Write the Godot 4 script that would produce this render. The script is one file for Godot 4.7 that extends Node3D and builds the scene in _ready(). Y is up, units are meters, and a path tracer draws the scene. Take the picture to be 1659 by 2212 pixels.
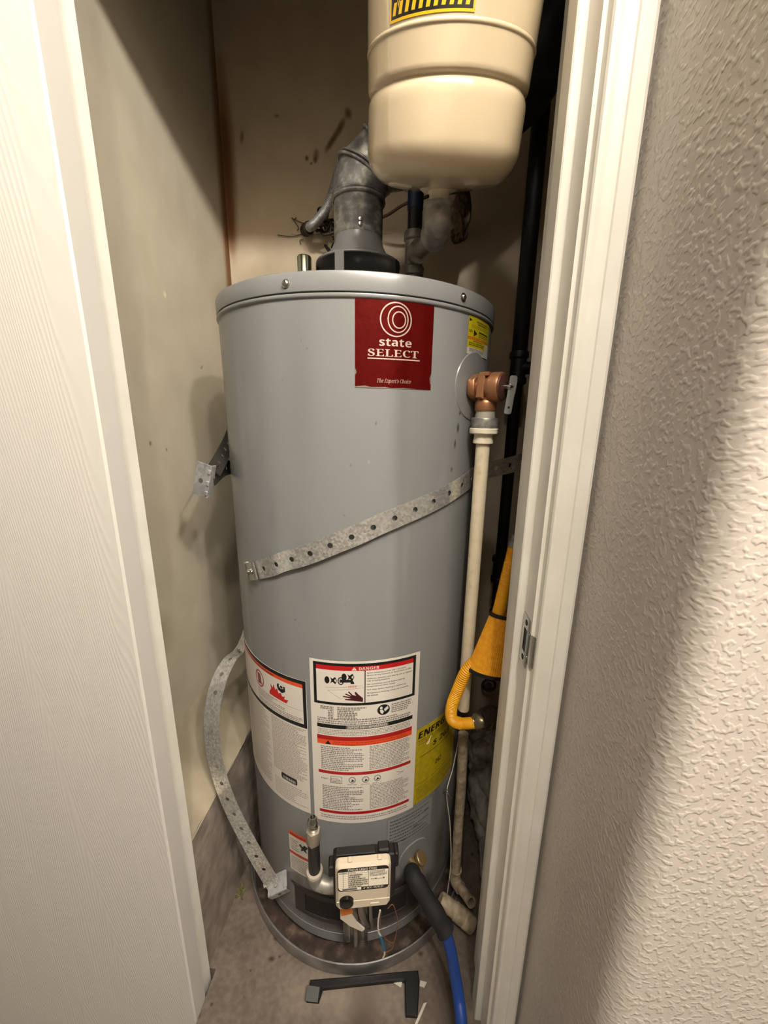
extends Node3D
# A water heater in a narrow closet, seen through its open doorway. Units are metres; the camera stands at the origin, 1.1 m above the floor.

const AXIS := Vector3(-0.1183, 0, -0.8013)   # upright axis of the heater
const FLOOR := -1.105
var plain: Callable                          # stays empty: no uv
var uvf: Callable                            # optional: gives a vertex its uv
var fonts := {}
var M := {}

# ---------------------------------------------------------------- shapes
func mb() -> SurfaceTool:
	var st := SurfaceTool.new()
	st.begin(Mesh.PRIMITIVE_TRIANGLES)
	return st

func vert(st: SurfaceTool, v: Vector3) -> void:
	if uvf.is_valid():
		st.set_uv(uvf.call(v))
	st.add_vertex(v)

func tri(st: SurfaceTool, a: Vector3, b: Vector3, c: Vector3, inside: Vector3, g := -1) -> void:
	st.set_smooth_group(g)
	var n := (a - c).cross(a - b)
	vert(st, a)
	if n.dot((a + b + c) / 3.0 - inside) < 0.0:
		vert(st, c); vert(st, b)
	else:
		vert(st, b); vert(st, c)

func quad(st: SurfaceTool, a: Vector3, b: Vector3, c: Vector3, d: Vector3, inside: Vector3, g := -1) -> void:
	tri(st, a, b, c, inside, g)
	tri(st, a, c, d, inside, g)

func done(st: SurfaceTool) -> ArrayMesh:
	st.generate_normals()
	return st.commit()

# chamfered box
func box(st: SurfaceTool, h: Vector3, xf: Transform3D, b := 0.001) -> void:
	var c := xf.origin
	b = minf(b, minf(h.x, minf(h.y, h.z)) * 0.9)
	var at := func(axis: int, s: Vector3) -> Vector3:
		var p := Vector3(h.x - b, h.y - b, h.z - b) * s
		p[axis] = h[axis] * s[axis]
		return xf * p
	for a in 3:
		var u := (a + 1) % 3
		var w := (a + 2) % 3
		for s in [-1.0, 1.0]:
			var q := []
			for k in [[-1, -1], [1, -1], [1, 1], [-1, 1]]:
				var sg := Vector3.ONE
				sg[a] = s; sg[u] = k[0]; sg[w] = k[1]
				q.append(at.call(a, sg))
			quad(st, q[0], q[1], q[2], q[3], c)
			for s2 in [-1.0, 1.0]:
				var lo := Vector3.ONE
				lo[a] = s; lo[u] = s2; lo[w] = -1
				var hi := lo
				hi[w] = 1
				quad(st, at.call(a, lo), at.call(a, hi), at.call(u, hi), at.call(u, lo), c)
	for sx in [-1.0, 1.0]:
		for sy in [-1.0, 1.0]:
			for sz in [-1.0, 1.0]:
				var s3 := Vector3(sx, sy, sz)
				tri(st, at.call(0, s3), at.call(1, s3), at.call(2, s3), c)

func box_at(h: Vector3, at: Vector3, b := 0.001) -> ArrayMesh:
	var st := mb()
	box(st, h, Transform3D(Basis(), at), b)
	return done(st)

# profile of (radius, height) turned about the y axis of xf
func lathe(st: SurfaceTool, prof: Array, xf: Transform3D, segs := 48, a0 := 0.0, a1 := TAU, sharp := 35.0) -> void:
	var g := 1
	for i in prof.size() - 1:
		var p: Vector2 = prof[i]
		var q: Vector2 = prof[i + 1]
		if i > 0:
			var d0: Vector2 = (p - prof[i - 1]).normalized()
			var d1: Vector2 = (q - p).normalized()
			if rad_to_deg(acos(clampf(d0.dot(d1), -1, 1))) > sharp:
				g += 1
		var nrm := Vector2((q - p).y, -(q - p).x).normalized()
		for k in segs:
			var t0 := lerpf(a0, a1, float(k) / segs)
			var t1 := lerpf(a0, a1, float(k + 1) / segs)
			if k == segs - 1 and is_equal_approx(a1 - a0, TAU):
				t1 = a0
			var e0 := Vector3(sin(t0), 0, cos(t0))
			var e1 := Vector3(sin(t1), 0, cos(t1))
			var em := (e0 + e1).normalized()
			var mid := (em * (p.x + q.x) * 0.5 + Vector3(0, (p.y + q.y) * 0.5, 0)) - (em * nrm.x + Vector3(0, nrm.y, 0)) * 0.01
			var A := xf * (e0 * p.x + Vector3(0, p.y, 0))
			var B := xf * (e1 * p.x + Vector3(0, p.y, 0))
			var C := xf * (e1 * q.x + Vector3(0, q.y, 0))
			var D := xf * (e0 * q.x + Vector3(0, q.y, 0))
			var ins := xf * mid
			if p.x < 1e-6:
				tri(st, A, C, D, ins, g)
			elif q.x < 1e-6:
				tri(st, A, B, C, ins, g)
			else:
				quad(st, A, B, C, D, ins, g)

func lathe_mesh(prof: Array, xf := Transform3D(), segs := 48, sharp := 35.0) -> ArrayMesh:
	var st := mb()
	lathe(st, prof, xf, segs, 0.0, TAU, sharp)
	return done(st)

func spline(pts: Array, per := 8) -> Array:
	var out := []
	for i in pts.size() - 1:
		var a: Vector3 = pts[maxi(i - 1, 0)]
		var b: Vector3 = pts[i]
		var c: Vector3 = pts[i + 1]
		var d: Vector3 = pts[mini(i + 2, pts.size() - 1)]
		for k in per:
			out.append(b.cubic_interpolate(c, a, d, float(k) / per))
	out.append(pts[-1])
	return out

# round tube along points; rad is a number or a Callable(share along) -> radius
func tube(st: SurfaceTool, path: Array, rad, segs := 12, caps := true) -> void:
	var n := path.size()
	var t0: Vector3 = (path[1] - path[0]).normalized()
	var u := t0.cross(Vector3.UP if absf(t0.y) < 0.9 else Vector3.RIGHT).normalized()
	var rows := []
	for i in n:
		var t: Vector3 = (path[mini(i + 1, n - 1)] - path[maxi(i - 1, 0)]).normalized()
		u = (u - t * u.dot(t)).normalized()
		var w := t.cross(u)
		var r: float = rad.call(float(i) / (n - 1)) if rad is Callable else rad
		var row := []
		for k in segs:
			var a := TAU * k / segs
			row.append(path[i] + (u * cos(a) + w * sin(a)) * r)
		rows.append(row)
	for i in n - 1:
		var ins: Vector3 = (path[i] + path[i + 1]) * 0.5
		for k in segs:
			var k2 := (k + 1) % segs
			quad(st, rows[i][k], rows[i][k2], rows[i + 1][k2], rows[i + 1][k], ins, 1)
	if caps:
		for e in [0, n - 1]:
			var c: Vector3 = path[e]
			var inn: Vector3 = path[1] if e == 0 else path[n - 2]
			for k in segs:
				tri(st, c, rows[e][k], rows[e][(k + 1) % segs], inn)

func tube_mesh(path: Array, rad, segs := 12, caps := true) -> ArrayMesh:
	var st := mb()
	tube(st, path, rad, segs, caps)
	return done(st)

# outline in the xy plane of xf, raised along its z from 0 to h, front edge chamfered
func prism(st: SurfaceTool, outline: Array, h: float, xf: Transform3D, bev := 0.0) -> void:
	var n := outline.size()
	var area := 0.0
	var mid := Vector2.ZERO
	for i in n:
		area += outline[i].cross(outline[(i + 1) % n])
		mid += outline[i] / n
	var top := []
	for i in n:
		var a: Vector2 = (outline[i] - outline[(i + n - 1) % n]).normalized()
		var b: Vector2 = (outline[(i + 1) % n] - outline[i]).normalized()
		var m := Vector2(-(a + b).y, (a + b).x).normalized() * signf(area)
		top.append(outline[i] + m * bev / maxf(0.5, m.dot(Vector2(-b.y, b.x) * signf(area))))
	var idx := Geometry2D.triangulate_polygon(PackedVector2Array(outline))
	for i in range(0, idx.size(), 3):
		var A := []
		var B := []
		for k in 3:
			A.append(xf * Vector3(top[idx[i + k]].x, top[idx[i + k]].y, h))
			B.append(xf * Vector3(outline[idx[i + k]].x, outline[idx[i + k]].y, 0))
		tri(st, A[0], A[1], A[2], (A[0] + A[1] + A[2]) / 3.0 - xf.basis.z)
		tri(st, B[0], B[1], B[2], (B[0] + B[1] + B[2]) / 3.0 + xf.basis.z)
	for i in n:
		var j := (i + 1) % n
		var e: Vector2 = outline[j] - outline[i]
		var inw := Vector2(-e.y, e.x).normalized() * signf(area) * 0.01
		var m2: Vector2 = (outline[i] + outline[j]) * 0.5 + inw
		var ins := xf * Vector3(m2.x, m2.y, h * 0.5)
		var p0 := xf * Vector3(outline[i].x, outline[i].y, 0)
		var p1 := xf * Vector3(outline[j].x, outline[j].y, 0)
		var p2 := xf * Vector3(outline[j].x, outline[j].y, h - bev)
		var p3 := xf * Vector3(outline[i].x, outline[i].y, h - bev)
		quad(st, p0, p1, p2, p3, ins, 1 if n > 12 else -1)
		if bev > 0.0:
			quad(st, p3, p2, xf * Vector3(top[j].x, top[j].y, h), xf * Vector3(top[i].x, top[i].y, h), ins, -1)

func prism_mesh(outline: Array, h: float, xf: Transform3D, bev := 0.0) -> ArrayMesh:
	var st := mb()
	prism(st, outline, h, xf, bev)
	return done(st)

func rounded(w: float, h: float, r: float, k := 5) -> Array:
	var o := []
	for c in [[1, 1, 0.0], [-1, 1, 0.5], [-1, -1, 1.0], [1, -1, 1.5]]:
		for i in k + 1:
			var a: float = PI * (c[2] + 0.5 * i / k)
			o.append(Vector2(c[0] * (w / 2 - r) + cos(a) * r, c[1] * (h / 2 - r) + sin(a) * r))
	return o

func circle(r: float, n := 16) -> Array:
	var o := []
	for i in n:
		o.append(Vector2(cos(TAU * i / n), sin(TAU * i / n)) * r)
	return o

# upright moulding: outline of (x, z), from y0 to y1, leaning a little as the old frame does
const LEAN := 0.0105
func lean(x: float, y: float, z: float) -> Vector3:
	return Vector3(x - LEAN * (y + 0.21), y, z)

func upright(outline: Array, y0: float, y1: float, leans := true) -> ArrayMesh:
	var st := mb()
	var at := func(p: Vector2, y: float) -> Vector3:
		return lean(p.x, y, p.y) if leans else Vector3(p.x, y, p.y)
	var n := outline.size()
	var area := 0.0
	for i in n:
		area += outline[i].cross(outline[(i + 1) % n])
	for i in n:
		var a: Vector2 = outline[i]
		var b: Vector2 = outline[(i + 1) % n]
		var e := b - a
		var m: Vector2 = (a + b) * 0.5 + Vector2(-e.y, e.x).normalized() * signf(area) * 0.002
		var inn: Vector3 = at.call(m, (y0 + y1) / 2)
		quad(st, at.call(a, y0), at.call(b, y0), at.call(b, y1), at.call(a, y1), inn)
	var idx := Geometry2D.triangulate_polygon(PackedVector2Array(outline))
	for i in range(0, idx.size(), 3):
		for y in [y0, y1]:
			var ins := Vector3(outline[idx[i]].x, (y0 + y1) / 2, outline[idx[i]].y)
			tri(st, at.call(outline[idx[i]], y), at.call(outline[idx[i + 1]], y), at.call(outline[idx[i + 2]], y), ins)
	return done(st)

# frame standing on the heater's side: x along the jacket, y up, z out of it
func on_tank(th: float, y: float, r := 0.25) -> Transform3D:
	var out := Vector3(sin(th), 0, cos(th))
	return Transform3D(Basis(Vector3(cos(th), 0, -sin(th)), Vector3.UP, out), AXIS + out * r + Vector3(0, y, 0))

# curved sheet on an upright cylinder of xf: a thin printed sticker with its uv
func sticker(xf: Transform3D, r: float, t0: float, t1: float, y0: float, y1: float, segs := 24, thick := 0.0004) -> ArrayMesh:
	var st := mb()
	uvf = plain
	for k in segs:
		var s0 := float(k) / segs
		var s1 := float(k + 1) / segs
		var a := lerpf(t0, t1, s0)
		var b := lerpf(t0, t1, s1)
		var q := []
		for e in [[a, y0, s0, 0.0], [b, y0, s1, 0.0], [b, y1, s1, 1.0], [a, y1, s0, 1.0]]:
			q.append([xf * Vector3(sin(e[0]) * (r + thick), e[1], cos(e[0]) * (r + thick)), Vector2(e[2], e[3])])
		for w in [0, 2, 1, 0, 3, 2]:
			st.set_smooth_group(1)
			st.set_uv(q[w][1])
			st.add_vertex(q[w][0])
		for ye in [y0, y1]:                      # its cut edges
			var p0 := xf * Vector3(sin(a) * r, ye, cos(a) * r)
			var p1 := xf * Vector3(sin(b) * r, ye, cos(b) * r)
			var p2 := xf * Vector3(sin(b) * (r + thick), ye, cos(b) * (r + thick))
			var p3 := xf * Vector3(sin(a) * (r + thick), ye, cos(a) * (r + thick))
			st.set_uv(Vector2(0.005, 0.005))
			quad(st, p0, p1, p2, p3, xf * Vector3(sin(a) * r, (y0 + y1) / 2, cos(a) * r))
	return done(st)

# perforated steel strap: centres and widthwise directions along it, with real holes
func strap(centres: Array, across: Array, width: float, pitch: float, hole: float, first := 0.5, thick := 0.0012) -> ArrayMesh:
	var c := spline(centres, 10)
	var w := spline(across, 10)
	var length := [0.0]
	for i in c.size() - 1:
		length.append(length[-1] + c[i].distance_to(c[i + 1]))
	var total: float = length[-1]
	var at := func(s: float, v: float, t: float) -> Vector3:
		s = clampf(s, 0.0, total)
		var i: int = clampi(length.bsearch(s) - 1, 0, c.size() - 2)
		var f: float = (s - length[i]) / maxf(1e-6, length[i + 1] - length[i])
		var p: Vector3 = c[i].lerp(c[i + 1], f)
		var along: Vector3 = (c[i + 1] - c[i]).normalized()
		if i + 2 < c.size():
			along = along.lerp((c[i + 2] - c[i + 1]).normalized(), f).normalized()
		var ac: Vector3 = w[i].lerp(w[i + 1], f)
		ac = (ac - along * ac.dot(along)).normalized()
		return p + ac * v + along.cross(ac).normalized() * t
	var st := mb()
	var s0 := 0.0
	var centre := pitch * first
	while s0 < total - 1e-4:
		var s1 := minf(s0 + pitch, total)
		var sm := s0 + centre
		var round_it := sm + hole * 1.5 < s1
		var N := 16
		var ring := []
		var rim := []
		for k in N:
			var a := TAU * (k + 0.5) / N
			var d := Vector2(cos(a), sin(a))
			ring.append(d * hole + Vector2(sm, 0))
			var reach_x: float = ((s1 - sm) if d.x > 0 else (sm - s0)) / absf(d.x)
			var reach := minf(reach_x, width / 2 / absf(d.y))
			rim.append(Vector2(sm + d.x * reach, d.y * reach))
		for side in [0.0, thick]:
			var inn: Vector3 = at.call((s0 + s1) / 2, 0.0, thick / 2)
			if round_it:
				for k in N:
					var j := (k + 1) % N
					var pts := [ring[k], rim[k], rim[j], ring[j]]
					var o := []
					for p in pts:
						o.append(at.call(p.x, p.y, side))
					var ref: Vector3 = at.call(rim[k].x, rim[k].y, thick - side)
					quad(st, o[0], o[1], o[2], o[3], ref, 3 if side == 0.0 else 4)
					if absf(rim[k].x - rim[j].x) > 1e-5 and absf(rim[k].y - rim[j].y) > 1e-5:   # the corner of the cell
						var cx: float = s1 if (rim[k].x + rim[j].x) / 2 > sm else s0
						var cy := signf(rim[k].y + rim[j].y) * width / 2
						tri(st, o[1], at.call(cx, cy, side), o[2], ref, 3 if side == 0.0 else 4)
			else:
				quad(st, at.call(s0, -width / 2, side), at.call(s1, -width / 2, side), at.call(s1, width / 2, side), at.call(s0, width / 2, side), at.call((s0 + s1) / 2, 0.0, thick - side), 3 if side == 0.0 else 4)
		if round_it:
			for k in N:
				var j2 := (k + 1) % N
				var out2: Vector2 = (ring[k] - Vector2(sm, 0)) * 1.4 + Vector2(sm, 0)
				quad(st, at.call(ring[k].x, ring[k].y, 0.0), at.call(ring[j2].x, ring[j2].y, 0.0), at.call(ring[j2].x, ring[j2].y, thick), at.call(ring[k].x, ring[k].y, thick), at.call(out2.x, out2.y, thick / 2))
		for e in 4:
			var sa := lerpf(s0, s1, e / 4.0)
			var sb := lerpf(s0, s1, (e + 1) / 4.0)
			for v in [-width / 2, width / 2]:
				quad(st, at.call(sa, v, 0.0), at.call(sb, v, 0.0), at.call(sb, v, thick), at.call(sa, v, thick), at.call((sa + sb) / 2, 0.0, thick / 2))
		s0 = s1
	return done(st)

# ball pushed in and out by noise
func lump(at: Vector3, radii: Vector3, rough: float, freq: float, seed_: int, n := 36) -> ArrayMesh:
	var nz := FastNoiseLite.new()
	nz.seed = seed_
	nz.frequency = freq
	nz.fractal_octaves = 4
	var p := func(i: int, k: int) -> Vector3:
		var a := PI * i / n
		var b := TAU * (k % (2 * n)) / (2 * n)
		var d := Vector3(sin(a) * cos(b), cos(a), sin(a) * sin(b))
		if i == 0 or i == n:
			d = Vector3(0, 1 if i == 0 else -1, 0)
		var v := d * radii
		return at + v * (1.0 + rough * (nz.get_noise_3dv(v * 100.0) - absf(nz.get_noise_3dv(v * 220.0 + Vector3.ONE * 40))))
	var st := mb()
	for i in n:
		for k in 2 * n:
			if i > 0:
				tri(st, p.call(i, k), p.call(i, k + 1), p.call(i + 1, k), at, 1)
			if i < n - 1:
				tri(st, p.call(i, k + 1), p.call(i + 1, k + 1), p.call(i + 1, k), at, 1)
	return done(st)

# ---------------------------------------------------------------- things and parts
var taken := {}
func numbered(called: String) -> String:
	var n: int = taken.get(called, 0)
	taken[called] = n + 1
	return called if n == 0 else "%s_%03d" % [called, n]

func thing(called: String, label: String, category: String, at: Vector3, group := "") -> Node3D:
	var o := Node3D.new()
	o.name = numbered(called)
	add_child(o, true)
	o.position = at
	o.set_meta("label", label)
	o.set_meta("category", category)
	if group:
		o.set_meta("group", group)
	return o

# a mesh given in world coordinates becomes a child of o
func part(o: Node3D, called: String, mesh: Mesh, m: Material, label := "") -> MeshInstance3D:
	var c := MeshInstance3D.new()
	c.name = called
	c.mesh = mesh
	c.material_override = m
	o.add_child(c, true)
	if o.get_parent() == self and o is Node3D and not o is MeshInstance3D:
		c.position = -o.position
	if label:
		c.set_meta("label", label)
	return c

func struct(called: String, mesh: Mesh, m: Material, label: String) -> MeshInstance3D:
	var c := MeshInstance3D.new()
	c.name = called
	c.mesh = mesh
	c.material_override = m
	c.set_meta("kind", "structure")
	c.set_meta("label", label)
	add_child(c, true)
	return c

# ---------------------------------------------------------------- materials
func noise(seed_: int, freq: float, type := FastNoiseLite.TYPE_SIMPLEX_SMOOTH, oct := 4, stops: Array = [], size := 512) -> NoiseTexture2D:
	var n := FastNoiseLite.new()
	n.seed = seed_
	n.frequency = freq
	n.noise_type = type
	n.fractal_octaves = oct
	if type == FastNoiseLite.TYPE_CELLULAR:
		n.fractal_type = FastNoiseLite.FRACTAL_NONE
		n.cellular_return_type = FastNoiseLite.RETURN_CELL_VALUE
	var t := NoiseTexture2D.new()
	t.width = size
	t.height = size
	t.seamless = true
	t.noise = n
	if stops.size():
		var g := Gradient.new()
		var offs := PackedFloat32Array()
		var cols := PackedColorArray()
		for s in stops:
			offs.append(s[0])
			cols.append(s[1])
		g.offsets = offs
		g.colors = cols
		t.color_ramp = g
	return t

func gray(v: float) -> Color:
	return Color(v, v, v)

func mat(c: Color, rough := 0.6, metal := 0.0) -> StandardMaterial3D:
	var m := StandardMaterial3D.new()
	m.albedo_color = c
	m.roughness = rough
	m.metallic = metal
	return m

func tex(m: StandardMaterial3D, t: Texture2D, scale := 1.0) -> StandardMaterial3D:
	m.albedo_texture = t
	m.uv1_triplanar = true
	m.uv1_world_triplanar = true
	m.uv1_scale = Vector3.ONE * scale
	return m

func relief(m: StandardMaterial3D, t: Texture2D, cm: float, scale := 1.0, planar := true) -> StandardMaterial3D:
	m.heightmap_enabled = true
	m.heightmap_texture = t
	m.heightmap_scale = cm
	if planar:
		m.uv1_triplanar = true
		m.uv1_world_triplanar = true
		m.uv1_scale = Vector3.ONE * scale
	return m

func printed(t: Texture2D, rough := 0.45) -> StandardMaterial3D:
	var m := mat(Color.WHITE, rough)
	m.albedo_texture = t
	return m

# ---------------------------------------------------------------- printing: a sheet drawn at double size
class Sheet:
	var im: Image
	var w: int
	var h: int
	var fonts: Dictionary
	var rng := RandomNumberGenerator.new()
	func _init(w_: int, h_: int, c: Color, fonts_: Dictionary) -> void:
		w = w_ * 2
		h = h_ * 2
		fonts = fonts_
		rng.seed = 7
		im = Image.create_empty(w, h, false, Image.FORMAT_RGBA8)
		im.fill(c)
	func px(u: float, v: float) -> Vector2:
		return Vector2(u * w, v * h)
	func rect(u0: float, v0: float, u1: float, v1: float, c: Color) -> void:
		im.fill_rect(Rect2i(roundi(u0 * w), roundi(v0 * h), maxi(1, roundi((u1 - u0) * w)), maxi(1, roundi((v1 - v0) * h))), c)
	func frame(u0: float, v0: float, u1: float, v1: float, tu: float, tv: float, c: Color) -> void:
		rect(u0, v0, u1, v0 + tv, c)
		rect(u0, v1 - tv, u1, v1, c)
		rect(u0, v0, u0 + tu, v1, c)
		rect(u1 - tu, v0, u1, v1, c)
	# even-odd fill of closed outlines given in pixels
	func fill(loops: Array, c: Color) -> void:
		var lo := 1e9
		var hi := -1e9
		for l in loops:
			for p in l:
				lo = minf(lo, p.y)
				hi = maxf(hi, p.y)
		for y in range(maxi(0, floori(lo)), mini(h - 1, ceili(hi)) + 1):
			var xs := []
			var yy := y + 0.5
			for l in loops:
				var n: int = l.size()
				for i in n:
					var a: Vector2 = l[i]
					var b: Vector2 = l[(i + 1) % n]
					if (a.y <= yy) != (b.y <= yy):
						xs.append(a.x + (yy - a.y) / (b.y - a.y) * (b.x - a.x))
			xs.sort()
			for i in range(0, xs.size() - 1, 2):
				var x0 := roundi(xs[i])
				var x1 := roundi(xs[i + 1])
				if x1 > x0:
					im.fill_rect(Rect2i(x0, y, x1 - x0, 1), c)
	func poly(uvs: Array, c: Color) -> void:
		var l := []
		for p in uvs:
			l.append(px(p[0], p[1]))
		fill([l], c)
	func ell(u: float, v: float, ru: float, rv: float) -> Array:
		var l := []
		for i in 64:
			l.append(Vector2((u + cos(TAU * i / 64) * ru) * w, (v + sin(TAU * i / 64) * rv) * h))
		return l
	func disc(u: float, v: float, ru: float, rv: float, c: Color) -> void:
		fill([ell(u, v, ru, rv)], c)
	func ring(u: float, v: float, ru: float, rv: float, tu: float, tv: float, c: Color) -> void:
		fill([ell(u, v, ru, rv), ell(u, v, ru - tu, rv - tv)], c)
	func line(u0: float, v0: float, u1: float, v1: float, t: float, c: Color) -> void:
		var a := px(u0, v0)
		var b := px(u1, v1)
		var n := (b - a).orthogonal().normalized() * t * 0.5
		fill([[a + n, b + n, b - n, a - n]], c)
	# lettering fitted into a box
	func text(s: String, font: String, u0: float, v0: float, u1: float, v1: float, c: Color, shear := 0.0) -> void:
		var tm := TextMesh.new()
		tm.font = fonts[font]
		tm.font_size = 64
		tm.depth = 0.0
		tm.curve_step = 2.0
		tm.text = s
		var arr := tm.get_mesh_arrays()
		var vs: PackedVector3Array = arr[Mesh.ARRAY_VERTEX]
		var ix: PackedInt32Array = arr[Mesh.ARRAY_INDEX] if arr[Mesh.ARRAY_INDEX] != null else PackedInt32Array(range(vs.size()))
		if vs.is_empty():
			return
		var lo := Vector2(1e9, 1e9)
		var hi := -lo
		for p in vs:
			lo = lo.min(Vector2(p.x, p.y))
			hi = hi.max(Vector2(p.x, p.y))
		var sz := hi - lo
		for i in range(0, ix.size(), 3):
			var l := []
			for k in 3:
				var p := vs[ix[i + k]]
				var f := Vector2((p.x - lo.x) / sz.x, (hi.y - p.y) / sz.y)
				l.append(Vector2(lerpf(u0, u1, f.x) * w + shear * (1.0 - f.y) * (v1 - v0) * h, lerpf(v0, v1, f.y) * h))
			fill([l], c)
	# small print too fine to read: rows of word-long dashes
	func rows(u0: float, v0: float, u1: float, v1: float, n: int, c: Color, ragged := 0.3, share := 0.42) -> void:
		var pitch := (v1 - v0) / n
		for i in n:
			var end := u1 - rng.randf() * ragged * (u1 - u0) * (1.0 if rng.randf() < 0.45 else 0.12)
			var u := u0
			while u < end:
				var l := minf(rng.randf_range(0.005, 0.022) * 1400.0 / w, end - u)
				var y := v0 + pitch * (i + 0.3)
				rect(u, y, u + l, y + pitch * share, c)
				u += l + 0.0042 * 1400.0 / w
	func smudge(u: float, v: float, ru: float, rv: float, c: Color, a: float, turn := 0.0) -> void:
		var cx := u * w
		var cy := v * h
		var rx := ru * w
		var ry := rv * h
		var reach := maxf(rx, ry)
		for y in range(maxi(0, floori(cy - reach)), mini(h, ceili(cy + reach))):
			for x in range(maxi(0, floori(cx - reach)), mini(w, ceili(cx + reach))):
				var d := Vector2(x - cx, y - cy).rotated(-turn) / Vector2(rx, ry)
				var q := d.length_squared()
				if q < 1.0:
					im.set_pixel(x, y, im.get_pixel(x, y).lerp(c, a * (1.0 - q) * (1.0 - q)))
	func grain(amount: float, freq: float, seed_: int, tint := Color.BLACK) -> void:
		var n := FastNoiseLite.new()
		n.seed = seed_
		n.frequency = freq
		n.fractal_octaves = 4
		for y in h:
			for x in w:
				im.set_pixel(x, y, im.get_pixel(x, y).lerp(tint, clampf(0.5 + 0.9 * n.get_noise_2d(x, y), 0, 1) * amount))
	func out() -> ImageTexture:
		im.resize(w / 2, h / 2, Image.INTERPOLATE_BILINEAR)
		return ImageTexture.create_from_image(im)

func sheet(w: int, h: int, c: Color) -> Sheet:
	return Sheet.new(w, h, c, fonts)

# ================================================================ the scene
func _ready() -> void:
	# camera: wide lens held level with the heater's upper half, looking down a little
	var cam := Camera3D.new()
	cam.name = "camera"
	cam.fov = 106.12
	cam.near = 0.01
	cam.far = 20.0
	cam.transform = Transform3D(Basis(Vector3(0.9965, 0.0178, -0.0817), Vector3(-0.0374, 0.9686, -0.2459), Vector3(0.0748, 0.2481, 0.9658)), Vector3.ZERO)
	add_child(cam)
	cam.current = true
	var we := WorldEnvironment.new()
	we.name = "world"
	var env := Environment.new()
	env.background_mode = Environment.BG_COLOR
	env.background_color = Color(0.0, 0.0, 0.0)
	env.ambient_light_source = Environment.AMBIENT_SOURCE_DISABLED
	env.tonemap_mode = Environment.TONE_MAPPER_LINEAR
	env.tonemap_exposure = EXPOSURE
	env.sdfgi_enabled = true
	env.ssao_enabled = true
	env.ssil_enabled = true
	we.environment = env
	add_child(we)
	vanity_light()
	for f in [["sans", "Droid Sans", 400], ["bold", "Droid Sans", 700], ["serif", "Droid Serif", 400], ["serifbold", "Droid Serif", 700]]:
		var sf := SystemFont.new()
		sf.font_names = PackedStringArray([f[1]])
		sf.font_weight = f[2]
		fonts[f[0]] = sf
	make_materials()
	shell()
	door_and_frame()
	water_heater()
	drain_pan()
	expansion_tank()
	draft_hood_and_vent()
	water_pipes()
	relief_valve()
	straps()
	gas_lines()
	hose_and_drain()
	back_wall_things()
	floor_things()

const EXPOSURE := 0.92
const LAMP := 1.0

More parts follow.
